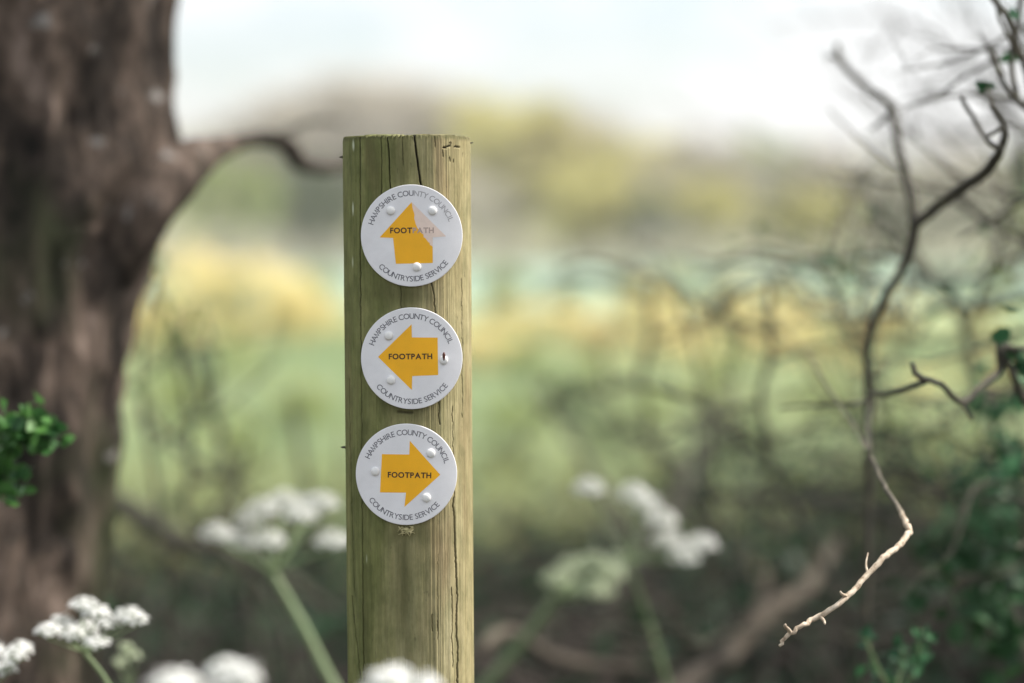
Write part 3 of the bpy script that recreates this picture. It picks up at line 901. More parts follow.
W = MB()
Wp, Rd = pxpath([(806, 348, 2.46, 2.5), (826, 385, 2.36, 3), (850, 420, 2.25, 3.5), (872, 458, 2.12, 4.5), (884, 485, 2.02, 5), (897, 505, 1.95, 6), (903, 517, 1.925, 7), (909, 530, 1.90, 8.5), (902, 542, 1.88, 8), (884, 558, 1.86, 8.5), (866, 576, 1.85, 7.5), (852, 592, 1.84, 8), (836, 606, 1.83, 7), (814, 619, 1.83, 7.5), (800, 627, 1.82, 6), (786, 637, 1.82, 5.5), (780, 646, 1.82, 4)], 7, 2.4, 2)
Rd = [r * .74 * (1 + .09 * mnoise.noise(Vector((i * .4, 0, 0)))) * (1.12 if i % 13 == 5 else 1) for i, r in enumerate(Rd)]
tint_tube(W, Wp, Rd, lambda u: min(1, max(0, (u - .29) / .14)))
for p_ in ([(791, 633, 1.82, 4), (788, 629, 1.815, 4), (785, 626, 1.81, 3.4), (786, 624, 1.81, 2)], [(820, 616, 1.83, 4), (824, 621, 1.825, 3), (825, 624, 1.82, 2)],
           [(868, 574, 1.85, 3), (866, 564, 1.86, 2), (868, 553, 1.87, 1.2)], [(846, 596, 1.835, 4), (842, 594, 1.83, 3), (840, 591, 1.83, 1.8)]):
    a_, b_ = pxpath(p_, 4, 0); tint_tube(W, a_, b_, lambda u: .9, 7)
o = W.build('twig', M['pale_twig'], shrub, origin=tuple(root_b)); o['label'] = 'thin drooping twig ending in a pale bare hook in focus'
W = MB()
W.tube(*pxpath([(869, 452, 2.13, 5), (868, 430, 2.25, 5), (869, 405, 2.33, 6)], 8, .5, 1), 8)
W.build('twig', M['branch'], shrub, origin=tuple(root_b))


# leafy hawthorn spray hanging in at the right edge
def leaf_at(mb, p, s, rnd, t, lobes=True, d=None, flat=None):
    """lobed leaf with a fold, built from a fan"""
    d = d or Vector((rnd.gauss(0, 1), rnd.gauss(0, 1), rnd.gauss(0, 1))).normalized()
    n = flat or Vector((rnd.gauss(0, 1), rnd.gauss(0, 1), rnd.gauss(0.6, 1))).normalized()
    w = d.cross(n)
    if w.length < .1: w = d.orthogonal()
    w.normalize(); n = w.cross(d)
    prof = [(0, 0), (.12, .12), (.22, .40), (.36, .52), (.43, .38), (.55, .50), (.68, .52), (.76, .34), (.88, .26), (1, 0)] if lobes else [(0, 0), (.2, .18), (.45, .3), (.7, .22), (1, 0)]
    for sg in (1, -1):
        base = len(mb.v)
        for u, v in prof:
            mb.v.append(tuple(p + d * s * u)); mb.t.append(t)
            mb.v.append(tuple(p + d * s * u + w * sg * v * s + n * abs(v) * s * .35)); mb.t.append(t)
        for i in range(len(prof) - 1):
            a = base + 2 * i
            f = (a, a + 2, a + 3, a + 1) if sg > 0 else (a, a + 1, a + 3, a + 2)
            mb.f.append(f); mb.mi.append(0)


def leafy_spray(name, base, twigs, leaves_n, size, lm, label, seed, cat, stem_mat='branch', spread=10, group=None, lobes=True):
    """twigs: pixel paths starting at the ground stem; leaves cluster round the last part of each"""
    rnd = random.Random(seed)
    root = empty(name, base)
    mb = MB(); lv = MB()
    for i, (pth, n) in enumerate(zip(twigs, leaves_n)):
        W, Rd = pxpath(pth, 8, 1.5, seed + i)
        if i == 0:
            W = [base.copy(), base.lerp(W[0], .5) + Vector((.01, 0, 0))] + W; Rd = [Rd[0] * 1.5, Rd[0] * 1.2] + Rd
        mb.tube(W, Rd, 7)
        s = mmpx(pth[-1][2])
        lo = int(len(W) * .35)
        for k in range(n):
            q = W[rnd.randint(lo, len(W) - 1)]
            off = Vector((rnd.gauss(0, spread), rnd.gauss(0, spread), rnd.gauss(0, spread))) * s
            leaf_at(lv, q + off, size * rnd.uniform(.6, 1.2), rnd, rnd.random(), lobes)
    mb.build('stem', M[stem_mat], root, origin=tuple(base))
    lv.build('foliage', M[lm], root, origin=tuple(base), smooth=False)
    tag(root, label, cat, group)
    return root

bp = at(-60, 500, 2.25)
leafy_spray('hawthorn_shoot', Vector((bp.x - .03, 2.3, 0)),
            [[(-90, 640, 2.25, 8), (-70, 520, 2.2, 6), (-40, 460, 2.16, 5), (-4, 440, 2.13, 4), (26, 432, 2.12, 3), (50, 438, 2.12, 2)],
             [(-40, 460, 2.16, 4), (-5, 468, 2.14, 3), (14, 488, 2.12, 2.5)],
             [(-4, 440, 2.13, 3), (18, 425, 2.12, 2), (35, 425, 2.12, 2)]],
            [130, 70, 50], .0155, 'thorn_leaf', 'fresh green leafy shoot poking in front of the big trunk at left edge', 31, 'shoot', spread=9)

# dark leafy thorn bush at the right edge
bp = at(1100, 500, 2.6)
leafy_spray('leafy_thorn_shrub', Vector((bp.x, 2.6, 0)),
            [[(1090, 700, 2.5, 22), (1060, 520, 2.4, 18), (1045, 420, 2.3, 14), (1030, 370, 2.25, 12), (1002, 347, 2.2, 11), (1000, 370, 2.2, 8), (982, 385, 2.16, 8), (962, 402, 2.13, 7), (940, 384, 2.09, 6), (918, 376, 2.07, 6), (912, 363, 2.07, 5)],
             [(1002, 347, 2.2, 8), (1024, 350, 2.2, 8), (1060, 352, 2.25, 9)],
             [(1045, 420, 2.3, 12), (1024, 400, 2.22, 9), (1012, 372, 2.2, 8), (1000, 347, 2.2, 7)],
             [(962, 402, 2.13, 5), (968, 412, 2.13, 4), (972, 420, 2.13, 3)],
             [(1060, 520, 2.4, 14), (1030, 470, 2.5, 10), (1000, 440, 2.6, 8), (985, 380, 2.7, 5)],
             [(1060, 520, 2.4, 12), (1020, 500, 2.7, 9), (985, 500, 2.8, 7), (950, 470, 2.9, 5)],
             [(1060, 520, 2.4, 12), (1075, 330, 2.3, 12), (1060, 240, 2.25, 10), (1040, 120, 2.2, 8), (1022, 60, 2.18, 7), (1008, 20, 2.16, 6), (985, -10, 2.14, 5)],
             [(1022, 60, 2.18, 6), (1010, 40, 2.16, 5), (998, 12, 2.16, 4), (1000, -20, 2.2, 4)],
             [(1040, 120, 2.2, 6), (1018, 100, 2.18, 6), (1002, 80, 2.18, 5), (990, 48, 2.2, 4), (1004, 76, 2.18, 3)],
             [(1018, 100, 2.18, 5), (1012, 60, 2.2, 5), (1020, 0, 2.2, 5), (1010, -30, 2.2, 4)],
             [(1060, 240, 2.25, 5), (1035, 200, 2.4, 4), (1000, 215, 2.6, 4), (960, 240, 2.7, 3)]],
            [0, 6, 5, 0, 38, 46, 3, 3, 2, 3, 2], .020, 'blue_leaf', 'dark leafy thorn shrub with zigzag twigs coming in from the right edge', 37, 'shrub', spread=15)
bp = at(1130, 700, 2.6)
leafy_spray('bramble_bush', Vector((bp.x - .1, 2.75, 0)),
            [[(1080, 900, 2.7, 10), (1040, 700, 2.6, 8), (1000, 640, 2.55, 6), (960, 600, 2.5, 4)],
             [(1040, 700, 2.6, 6), (1050, 580, 2.5, 5), (1030, 545, 2.35, 4), (1016, 548, 2.3, 3)],
             [(1040, 700, 2.6, 6), (1000, 560, 2.8, 5), (960, 540, 2.9, 4)]],
            [70, 14, 90], .030, 'ivy', 'dark low bramble bush in the bottom right corner', 41, 'bush', spread=26)
bp = at(900, 800, 2.3)
leafy_spray('leafy_plant', Vector((bp.x, 2.3, 0)),
            [[(900, 760, 2.28, 5), (892, 700, 2.27, 4), (876, 665, 2.25, 3.5), (862, 632, 2.24, 3)],
             [(892, 700, 2.27, 4), (915, 670, 2.25, 3), (920, 630, 2.24, 3)],
             [(892, 700, 2.27, 4), (900, 672, 2.28, 3), (902, 650, 2.28, 2)]],
            [30, 26, 14], .014, 'blue_leaf', 'small blue green leafy plant under the hooked twig, bottom right', 43, 'plant', stem_mat='stem', spread=7, lobes=False)


# ------------------------------------------------------------------ cow parsley
def cow_parsley(base, knot, umb, stem_w, label, seed, Yk, green=False, bend=None, ur=.0105, leaf=True):
    """base: (px,py,Y) where the stem leaves the frame; knot: (px,py) where rays meet; umb: umbellet centres (px,py,Y)"""
    rnd = random.Random(seed)
    K = at(knot[0], knot[1], Yk); Bq = at(base[0], base[1], base[2])
    g = Vector((Bq.x + (Bq.x - K.x) * 1.8, base[2] + .02, 0))
    root = empty('cow_parsley', g)
    tag(root, label, 'wildflower', 'cow parsley plants round the foot of the post')
    st = MB()
    r = stem_w * .5 * mmpx(Yk)
    ext = Bq + (Bq - K) * .8
    sp = spline([tuple(g), tuple(g.lerp(ext, .55)), tuple(ext), tuple(Bq), tuple(K.lerp(Bq, .45) + Vector((.002, 0, 0))), tuple(K)], 7)
    st.tube([Vector(q) for q in sp], [r * (1.3 - .5 * i / len(sp)) for i in range(len(sp))], 9, 0, .6)
    fl = MB()
    for (ux, uy, uY) in umb:
        U = at(ux, uy, uY)
        ray = spline([tuple(K), tuple(K.lerp(U, .5) + Vector((0, 0, -.004))), tuple(U - Vector((0, 0, .008)))], 5)
        st.tube([Vector(q) for q in ray], [r * .38] * 11, 5, 0, .8)
        nf = int(38 * (ur / .0105) ** 1.3)
        for k in range(nf):
            a = k * 2.39996; q = math.sqrt((k + .5) / nf)
            th = q * 1.75
            c = U + Vector((math.cos(a) * math.sin(th) * ur, math.sin(a) * math.sin(th) * ur, ur * .8 * math.cos(th) - ur * .15)) + Vector((rnd.gauss(0, .0007), rnd.gauss(0, .0007), rnd.gauss(0, .0009)))
            st.tube([U - Vector((0, 0, .008)), c - Vector((0, 0, .0005))], [.0003, .0003], 3, 0, .8, cap=False)
            up = (Vector((math.cos(a) * q * .9, math.sin(a) * q * .9, 1)) + Vector((rnd.gauss(0, .15), rnd.gauss(0, .15), 0))).normalized()
            e1 = up.orthogonal().normalized(); e2 = up.cross(e1); ph = rnd.uniform(0, 6.28)
            for j in range(5):
                b = ph + j * 1.2566; s = .0026 * rnd.uniform(.8, 1.25)
                dr = e1 * math.cos(b) + e2 * math.sin(b); sd_ = e1 * -math.sin(b) + e2 * math.cos(b)
                fl.quad(tuple(c), tuple(c + dr * s * .6 + sd_ * s * .5 + up * .0002), tuple(c + dr * s * 1.15 + up * .0005), tuple(c + dr * s * .6 - sd_ * s * .5 + up * .0002), 0, rnd.random())
    st.build('stem', M['stem'], root, origin=tuple(g))
    fl.build('flower_head', M['petal_green' if green else 'petal'], root, origin=tuple(g), smooth=False)
    if leaf:
        for side in range(3):
            lf = MB()
            a = rnd.uniform(0, 6.28); q0 = g.lerp(Bq, .25 + .15 * side)
            D = Vector((math.cos(a), math.sin(a), .35)).normalized()
            L_ = rnd.uniform(.10, .16)
            lf.tube([q0, q0 + D * L_], [.0014, .0005], 4, 0, .5)
            S = D.cross(Vector((0, 0, 1))).normalized()
            for j in range(9):
                u = .25 + .75 * j / 9
                for sg in (1, -1):
                    q1 = q0 + D * L_ * u
                    for m_ in range(4):
                        q2 = q1 + S * sg * (1.1 - u) * L_ * .5 * (m_ + 1) / 4
                        leaf_at(lf, q2, .016, rnd, rnd.random(), True, (S * sg + D * .8).normalized(), Vector((0, 0, 1)))
            lf.build('leaf', M['thorn_leaf'], root, origin=tuple(g), smooth=False)
    return root

cow_parsley((332, 683, 2.70), (272, 572), [(216, 533, 2.72), (240, 541, 2.80), (268, 540, 2.74), (262, 508, 2.78), (284, 500, 2.83), (300, 514, 2.70), (322, 503, 2.78), (332, 541, 2.68), (250, 519, 2.86), (310, 504, 2.88)], 10,
            'tall white cow parsley head on thick green stem, just left of the post', 51, 2.74, ur=.0185)
cow_parsley((672, 700, 2.95), (628, 560), [(589, 488, 2.95), (633, 493, 2.93), (645, 503, 2.98), (661, 519, 2.93), (668, 540, 2.96), (684, 556, 2.93), (701, 543, 2.95)], 6,
            'arching row of white cow parsley clusters right of the post', 52, 2.95, ur=.0185)
cow_parsley((488, 683, 3.05), (556, 596), [(556, 578, 3.05), (572, 566, 3.10), (592, 562, 3.00), (610, 574, 3.05), (590, 588, 2.98), (618, 562, 3.15), (566, 592, 3.20), (600, 590, 3.10)], 12,
            'greenish half open cow parsley head on a slanting stem right of the post', 53, 3.05, green=True, ur=.0185)
cow_parsley((118, 700, 2.14), (84, 652), [(48, 630, 2.12), (62, 622, 2.16), (82, 604, 2.16), (96, 611, 2.1), (72, 634, 2.12), (96, 642, 2.1), (108, 622, 2.16), (135, 618, 2.12), (128, 614, 2.16), (86, 628, 2.18)], 5,
            'small white cow parsley head low in front of the big trunk', 54, 2.14, ur=.0105)
cow_parsley((-10, 710, 2.14), (-6, 690), [(14, 655, 2.1), (4, 667, 2.12), (-8, 650, 2.16), (20, 648, 2.14), (-20, 662, 2.12)], 5,
            'white cow parsley head cut by the left edge at the bottom', 55, 2.14, ur=.0105)
cow_parsley((215, 800, 1.30), (205, 720), [(168, 684, 1.28), (182, 683, 1.32), (226, 671, 1.30), (240, 675, 1.27), (234, 684, 1.32), (205, 702, 1.28)], 8,
            'blurred white cow parsley head at the bottom edge, left of the post', 56, 1.30, ur=.0105)
cow_parsley((400, 800, 1.34), (402, 725), [(384, 678, 1.34), (396, 675, 1.36), (424, 685, 1.32), (408, 692, 1.34), (372, 694, 1.34)], 8,
            'blurred white cow parsley head at the bottom edge in front of the post', 57, 1.34, ur=.0085)
cow_parsley((128, 720, 2.5), (132, 690), [(126, 648, 2.5), (134, 656, 2.5), (120, 662, 2.52)], 5,
            'small unopened green cow parsley head beside the low white one', 58, 2.5, green=True, ur=.006, leaf=False)

# ------------------------------------------------------------------ the waymark post
PY = 1.858                       # axis of the post
PR = 0.0487
ptop = at(406.6, 137.0, PY - .02)
axis_top = at(406.6, 138, PY); axis_bot = at(410.9, 683, PY)
H = ptop.z
slope = (axis_bot.x - axis_top.x) / (axis_bot.z - axis_top.z)      # lean of the axis
post = empty('waymark_post', (axis_top.x - slope * H, PY, 0))
post.rotation_euler = (0, math.atan(slope), 0)
tag(post, 'round mossy wooden post bearing three white discs with yellow arrows', 'signpost')


def local_xz(px, py, Y=1.812):
    p = at(px, py, Y)
    return p.x - (axis_top.x + slope * (p.z - H)), p.z

# cracks: pixel polylines with width(px) and depth
CR = [([(414.5, 134), (416, 150), (418, 165), (421, 184), (424, 205)], .9, 1.0),
      ([(387, 134), (388.5, 150), (389.5, 175), (391, 200)], .55, .7),
      ([(381, 134), (381.5, 160), (381.5, 190), (380, 215)], .4, .5),
      ([(359, 136), (359, 220), (359.5, 300), (360.5, 420), (361.5, 520), (362, 600), (363, 690)], .55, .8),
      ([(431, 280), (434.5, 300), (436, 330), (438.5, 400), (439.5, 425)], .55, .8),
      ([(400, 270), (401, 300), (402, 330)], .35, .4),
      ([(453, 500), (454.5, 540), (456, 575), (457, 600), (456, 630), (457.5, 650), (457, 690)], .75, 1.0),
      ([(451, 590), (452, 612), (451.5, 640), (453, 670)], .45, .7),
      ([(452, 408), (453, 450), (454, 500)], .4, .5),
      ([(461, 280), (461.5, 330), (462, 420)], .35, .4),
      ([(350, 600), (353, 630), (357, 660), (360, 690)], .5, .7),
      ([(347, 380), (348, 440), (350, 520), (353, 600)], .4, .5),
      ([(438, 555), (437.5, 590), (438, 640)], .3, .4),
      ([(432, 615), (432, 632)], .45, .7), ([(437.5, 622), (437.5, 632)], .5, .9),
      ([(435, 134), (435, 146)], .4, .5), ([(402, 134), (403, 165)], .35, .4),
      ([(443, 147.6), (446, 147), (450, 145.6)], .7, .9), ([(454, 146.3), (459, 146.6)], .5, .8), ([(449, 157), (450, 161)], .5, .5), ([(453, 159), (453, 162)], .4, .4), ([(449, 143), (451, 143.4)], .4, .5), ([(462, 152), (461.5, 156)], .4, .3), ([(442, 150), (443, 156)], .4, .6),
      ([(398, 412), (412, 413)], 1.4, .5)]
CRL = []
for pl, w, dp in CR:
    q = [local_xz(a, b) for a, b in pl]
    CRL.append((np.array(q), w * .00075, dp))


def crack_at(X, Z):
    """depth 0..1 of the nearest crack, arrays"""
    out = np.zeros_like(X)
    jx = np.array([mnoise.noise(Vector((z * 130, 3, 0))) + .6 * mnoise.noise(Vector((z * 420, 8, 0))) for z in Z[:, 0]])[:, None] * .0006
    for q, w, dp in CRL:
        best = np.full_like(X, 9.)
        for a, b in zip(q[:-1], q[1:]):
            ab = b - a; L2 = (ab ** 2).sum()
            t = np.clip(((X + jx - a[0]) * ab[0] + (Z - a[1]) * ab[1]) / L2, 0, 1)
            d = np.hypot(X + jx - (a[0] + t * ab[0]), Z - (a[1] + t * ab[1]))
            best = np.minimum(best, d)
        out = np.maximum(out, dp * np.clip(1.35 - best / w, 0, 1))
    return out

# angles: dense on the camera side
fr = np.linspace(-math.pi * .56, math.pi * .56, 620)
bk = np.linspace(math.pi * .56, math.pi * 1.44, 60)[1:-1]
ang = np.concatenate([fr, bk]); NA = len(ang)
zs = np.concatenate([np.linspace(-.05, .74, 20), np.linspace(.745, H, 560)])
NZ = len(zs)
A, Z = np.meshgrid(ang, zs)
X = np.sin(A) * PR; Yl = -np.cos(A) * PR
Yl = np.where(Yl < -.01, -((np.maximum(-Yl, .01)) ** -14. + .0455 ** -14.) ** (-1 / 14.), Yl)      # planed face behind the discs
front = np.cos(A) > 0
cr = np.where(front, crack_at(X, Z), 0)
G = np.zeros_like(X); 
gx = [mnoise.noise(Vector((math.sin(a) * 22, math.cos(a) * 22, 1))) * .7 + mnoise.noise(Vector((math.sin(a) * 70, math.cos(a) * 70, 2))) * .5 for a in ang]
gf = np.zeros((NZ, NA))
for i in range(NZ):
    zz = zs[i]
    if zz < .74: continue
    for k in range(0, NA):
        a = ang[k]
        gf[i, k] = mnoise.noise(Vector((math.sin(a) * 34, math.cos(a) * 34, zz * 7))) * .55 + mnoise.noise(Vector((math.sin(a) * 95, math.cos(a) * 95, zz * 22))) * .25
rr_ = 1 + (np.array(gx)[None, :] * .006 + gf * .012)
Xp = X * rr_ ; Yp = Yl * rr_
dn = cr * .0026
Xp = Xp - np.sin(A) * dn; Yp = Yp + np.cos(A) * dn
# worn bevelled top edge, slightly uneven
tl = np.array([mnoise.noise(Vector((math.sin(a) * 30, math.cos(a) * 30, 4))) * .0013 + mnoise.noise(Vector((math.sin(a) * 110, math.cos(a) * 110, 4))) * .0008 for a in ang])
Zp = Z.copy()
for i in range(NZ):
    dz = H - zs[i]
    if dz < .02: Zp[i] += tl * (1 - dz / .02)
    if dz < .0022:
        s = 1 - (.0022 - dz) / .0022 * .012
        Xp[i] *= s; Yp[i] *= s
verts = np.stack([Xp, Yp, Zp], -1).reshape(-1, 3)
faces = []
for i in range(NZ - 1):
    b = i * NA
    for k in range(NA):
        k2 = (k + 1) % NA
        faces.append((b + k, b + k2, b + k2 + NA, b + k + NA))
# end grain top
ring = (NZ - 1) * NA
nv = len(verts); inner = []
for f_, zo in ((.8, .0006), (.5, .001), (.2, .0012)):
    vv = np.stack([Xp[-1] * f_, Yp[-1] * f_, Zp[-1] + zo], -1)
    inner.append(vv)
verts = np.vstack([verts] + inner + [np.array([[0, 0, H + .0012]])])
prev = ring
for r_i in range(3):
    cur = nv + r_i * NA
    for k in range(NA):
        k2 = (k + 1) % NA
        faces.append((prev + k, prev + k2, cur + k2, cur + k))
    prev = cur
cidx = nv + 3 * NA
for k in range(NA): faces.append((prev + k, prev + (k + 1) % NA, cidx))
me = bpy.data.meshes.new('timber')
me.from_pydata(verts.tolist(), [], faces)
ca = me.attributes.new('crack', 'FLOAT', 'POINT')
cv = np.zeros(len(verts)); cv[:NZ * NA] = cr.reshape(-1); ca.data.foreach_set('value', cv)
# pale scratches and darker patches, several just below the discs, with shapes of their own
def blob(px, py, wx, wy):
    x0, z0 = local_xz(px, py)
    return np.clip(1.4 - np.hypot((X - x0) / (wx * .00075), (Z - z0) / (wy * .00075)), 0, 1) * front
pale = np.maximum.reduce([blob(352, 144, 1.1, 5), blob(351.5, 208, .7, 6), blob(351, 262, .8, 5) * .6, blob(366, 560, .6, 4) * .5])
pa = me.attributes.new('pale', 'FLOAT', 'POINT'); cv = np.zeros(len(verts)); cv[:NZ * NA] = pale.reshape(-1); pa.data.foreach_set('value', cv)
dark_tone = np.zeros_like(X)
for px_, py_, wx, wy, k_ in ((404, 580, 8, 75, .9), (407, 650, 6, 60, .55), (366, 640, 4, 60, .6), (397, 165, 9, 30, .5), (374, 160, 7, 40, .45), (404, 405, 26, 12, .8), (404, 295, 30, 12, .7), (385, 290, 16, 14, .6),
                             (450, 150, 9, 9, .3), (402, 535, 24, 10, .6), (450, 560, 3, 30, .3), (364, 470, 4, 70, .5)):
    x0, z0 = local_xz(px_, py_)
    dark_tone = np.maximum(dark_tone, k_ * np.exp(-((X - x0) / (wx * .00075)) ** 2 - ((Z - z0) / (wy * .00075)) ** 2) * front)
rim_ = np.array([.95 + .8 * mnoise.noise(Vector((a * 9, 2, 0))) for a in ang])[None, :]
dark_tone = np.maximum(dark_tone, np.clip(rim_, 0.15, 1) * np.clip(1.5 - (H - Z) / .0024, 0, 1))
sa = me.attributes.new('dark_tone', 'FLOAT', 'POINT'); cv = np.zeros(len(verts)); cv[:NZ * NA] = dark_tone.reshape(-1); sa.data.foreach_set('value', cv)
me.update()


def post_material():
    m, N, Lk = new_mat('mossy_timber')
    b = N.new('ShaderNodeBsdfPrincipled'); o = N.new('ShaderNodeOutputMaterial')
    tcn = N.new('ShaderNodeTexCoord')
    sep = N.new('ShaderNodeSeparateXYZ'); Lk(tcn.outputs['Object'], sep.inputs[0])
    g1 = noise_tex(N, Lk, 60, 9, .72, (1, 1, .085))         # long grain
    g2 = noise_tex(N, Lk, 230, 6, .7, (1, 1, .06))         # fine grain
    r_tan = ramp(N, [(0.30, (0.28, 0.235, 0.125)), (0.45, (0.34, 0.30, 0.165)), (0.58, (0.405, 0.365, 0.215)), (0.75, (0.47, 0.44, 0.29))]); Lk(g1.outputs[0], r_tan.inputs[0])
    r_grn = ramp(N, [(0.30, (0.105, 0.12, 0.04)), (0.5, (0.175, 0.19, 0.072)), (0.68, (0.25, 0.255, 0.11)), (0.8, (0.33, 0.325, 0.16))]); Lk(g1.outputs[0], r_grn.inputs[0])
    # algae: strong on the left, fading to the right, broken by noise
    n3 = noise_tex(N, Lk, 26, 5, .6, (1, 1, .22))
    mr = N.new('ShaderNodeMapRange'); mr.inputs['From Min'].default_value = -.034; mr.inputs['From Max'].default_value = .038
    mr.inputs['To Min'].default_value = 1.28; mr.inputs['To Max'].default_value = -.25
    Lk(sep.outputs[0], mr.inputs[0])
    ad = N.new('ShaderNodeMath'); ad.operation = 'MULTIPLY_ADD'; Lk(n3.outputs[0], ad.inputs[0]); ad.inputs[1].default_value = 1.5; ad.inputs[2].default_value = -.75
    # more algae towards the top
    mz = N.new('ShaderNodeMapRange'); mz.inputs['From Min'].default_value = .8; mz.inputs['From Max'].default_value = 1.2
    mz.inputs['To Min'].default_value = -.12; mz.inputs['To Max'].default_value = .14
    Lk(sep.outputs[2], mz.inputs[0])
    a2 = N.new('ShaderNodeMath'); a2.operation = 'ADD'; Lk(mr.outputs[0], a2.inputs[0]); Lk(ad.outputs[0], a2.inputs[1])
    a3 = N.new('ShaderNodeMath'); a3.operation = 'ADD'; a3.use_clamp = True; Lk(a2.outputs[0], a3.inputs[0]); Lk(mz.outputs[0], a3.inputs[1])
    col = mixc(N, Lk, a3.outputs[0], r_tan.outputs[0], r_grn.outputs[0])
    rf = ramp(N, [(0.35, (0.80, 0.79, 0.77)), (0.6, (1.05, 1.04, 1.03))]); Lk(g2.outputs[0], rf.inputs[0])
    col = mixc(N, Lk, 1.0, col, rf.outputs[0], 'MULTIPLY')
    nm = noise_tex(N, Lk, 95, 6, .65, (1, 1, .55)); rm = ramp(N, [(0.36, (0.74, 0.76, 0.70)), (0.62, (1.10, 1.08, 1.06))]); Lk(nm.outputs[0], rm.inputs[0])
    col = mixc(N, Lk, 1.0, col, rm.outputs[0], 'MULTIPLY')
    # small dark specks
    v = noise_tex(N, Lk, 420, 3, .5, (1, 1, .35)); rv = ramp(N, [(0.665, (0, 0, 0)), (0.74, (1, 1, 1))]); Lk(v.outputs[0], rv.inputs[0])
    sc = N.new('ShaderNodeMath'); sc.operation = 'MULTIPLY'; sc.inputs[1].default_value = .45; Lk(rv.outputs[0], sc.inputs[0])
    col = mixc(N, Lk, sc.outputs[0], col, (0.06, 0.05, 0.03))
    # reddish patches
    n5 = noise_tex(N, Lk, 34, 3, .5, (1, 1, .18)); r5 = ramp(N, [(0.56, (0, 0, 0)), (0.72, (.4, .4, .4))]); Lk(n5.outputs[0], r5.inputs[0])
    col = mixc(N, Lk, r5.outputs[0], col, (0.24, 0.155, 0.09))
    for an, c, k in (('dark_tone', (0.075, 0.075, 0.028), .85), ('crack', (0.018, 0.014, 0.009), 1.3), ('pale', (0.62, 0.66, 0.50), .8)):
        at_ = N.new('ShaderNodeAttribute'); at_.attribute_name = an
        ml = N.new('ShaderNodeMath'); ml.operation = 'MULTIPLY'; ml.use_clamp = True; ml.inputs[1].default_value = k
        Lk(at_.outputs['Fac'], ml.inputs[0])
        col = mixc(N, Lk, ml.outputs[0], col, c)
    Lk(col, b.inputs['Base Color'])
    b.inputs['Roughness'].default_value = .78; b.inputs['Specular IOR Level'].default_value = .25
    bp1 = N.new('ShaderNodeBump'); bp1.inputs['Strength'].default_value = .55; bp1.inputs['Distance'].default_value = .0012
    Lk(g2.outputs[0], bp1.inputs['Height'])
    bp2 = N.new('ShaderNodeBump'); bp2.inputs['Strength'].default_value = .5; bp2.inputs['Distance'].default_value = .003
    Lk(g1.outputs[0], bp2.inputs['Height']); Lk(bp1.outputs[0], bp2.inputs['Normal'])
    Lk(bp2.outputs[0], b.inputs['Normal'])
    Lk(b.outputs[0], o.inputs[0])
    return m

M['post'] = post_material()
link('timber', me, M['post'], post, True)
M['fibre'] = mat_noise('torn_wood_fibre', [(0.3, (0.30, 0.28, 0.13)), (0.7, (0.58, 0.52, 0.30))], 300, .8)
# torn fibres under the lowest disc and small splinters on the left edge
mb = MB(); rnd = random.Random(2)
def lp(px, py, y=-.0450):
    x, z = local_xz(px, py); return Vector((x, y, z))
for k in range(26):
    a = lp(398 + rnd.uniform(0, 16), 527 + rnd.uniform(-1, 3), -.0445)
    e = lp(398 + rnd.uniform(-1, 17), 530 + rnd.uniform(-2, 6), -.0455 - rnd.random() * .0025)
    mid = a.lerp(e, .5) + Vector((0, -.0012, rnd.gauss(0, .0006)))
    mb.tube([a, mid, e], [.0004, .00045, .0002], 5)
mb.build('torn_fibres', M['fibre'], post)
for (px_, py_) in ((341.0, 157), (342.5, 447)):
    mb = MB()
    x, z = local_xz(px_, py_, PY)
    mb.tube([Vector((x + .004, 0, z)), Vector((x + .001, -.001, z + .0003)), Vector((x - .0012, -.001, z + .0002))], [.0012, .0009, .0004], 6)
    mb.build('splinter', M['branch'], post)
mb = MB()
mb.tube([lp(469.5, 141) + Vector((-.001, .044, 0)), lp(471.5, 141) + Vector((.0006, .044, .0004))], [.0008, .0003], 5)
mb.build('splinter', M['branch'], post)

# ------------------------------------------------------------------ discs
M['disc'] = mat_plain('white_plastic_disc', (0.84, 0.84, 0.88), .38, .45, .11, 60)
M['ink_y'] = mat_plain('amber_ink', (1.0, 0.50, 0.012), .42, .4, .10, 60)
M['ink_f'] = mat_plain('faded_amber_ink', (0.86, 0.70, 0.62), .45, .4, .12, 120)
M['ink_k'] = mat_plain('dark_ink', (0.045, 0.02, 0.015), .45, .4, 0)
M['ink_g'] = mat_plain('grey_ink', (0.13, 0.13, 0.155), .45, .4, .1, 300)
M['ink_gf'] = mat_plain('worn_grey_ink', (0.42, 0.41, 0.44), .45, .4, .15, 300)
M['ink_m'] = mat_plain('worn_dark_ink', (0.50, 0.38, 0.34), .45, .4, .1, 300)
M['nail'] = mat_plain('white_nail_cap', (0.82, 0.82, 0.82), .3, .5, .06, 200)
M['rust'] = mat_plain('rust_stain', (0.10, 0.035, 0.025), .6, .3, .3, 500)
U = 0.000751          # metres per pixel on the face of the discs
RB = 0.16             # the plastic bends a little round the post


def bendmap(bm, z0, rot=0, cells=.002):
    """cut the sheet in strips and bend it; x,y in metres on the face, z towards the viewer"""
    xs = [v.co.x for v in bm.verts]
    x = math.floor(min(xs) / cells) * cells
    while x < max(xs):
        bmesh.ops.bisect_plane(bm, geom=bm.verts[:] + bm.edges[:] + bm.faces[:], plane_co=(x, 0, 0), plane_no=(1, 0, 0), dist=1e-7)
        x += cells
    for v in bm.verts:
        # local post frame: x right, y = -depth, z up
        xx, yy, zz = v.co
        v.co = (xx, -(z0 + zz - xx * xx / (2 * RB)), yy)


def bm_obj(bm, name, mat, parent, smooth=False):
    me = bpy.data.meshes.new(name); bm.to_mesh(me); bm.free()
    return link(name, me, mat, parent, smooth)


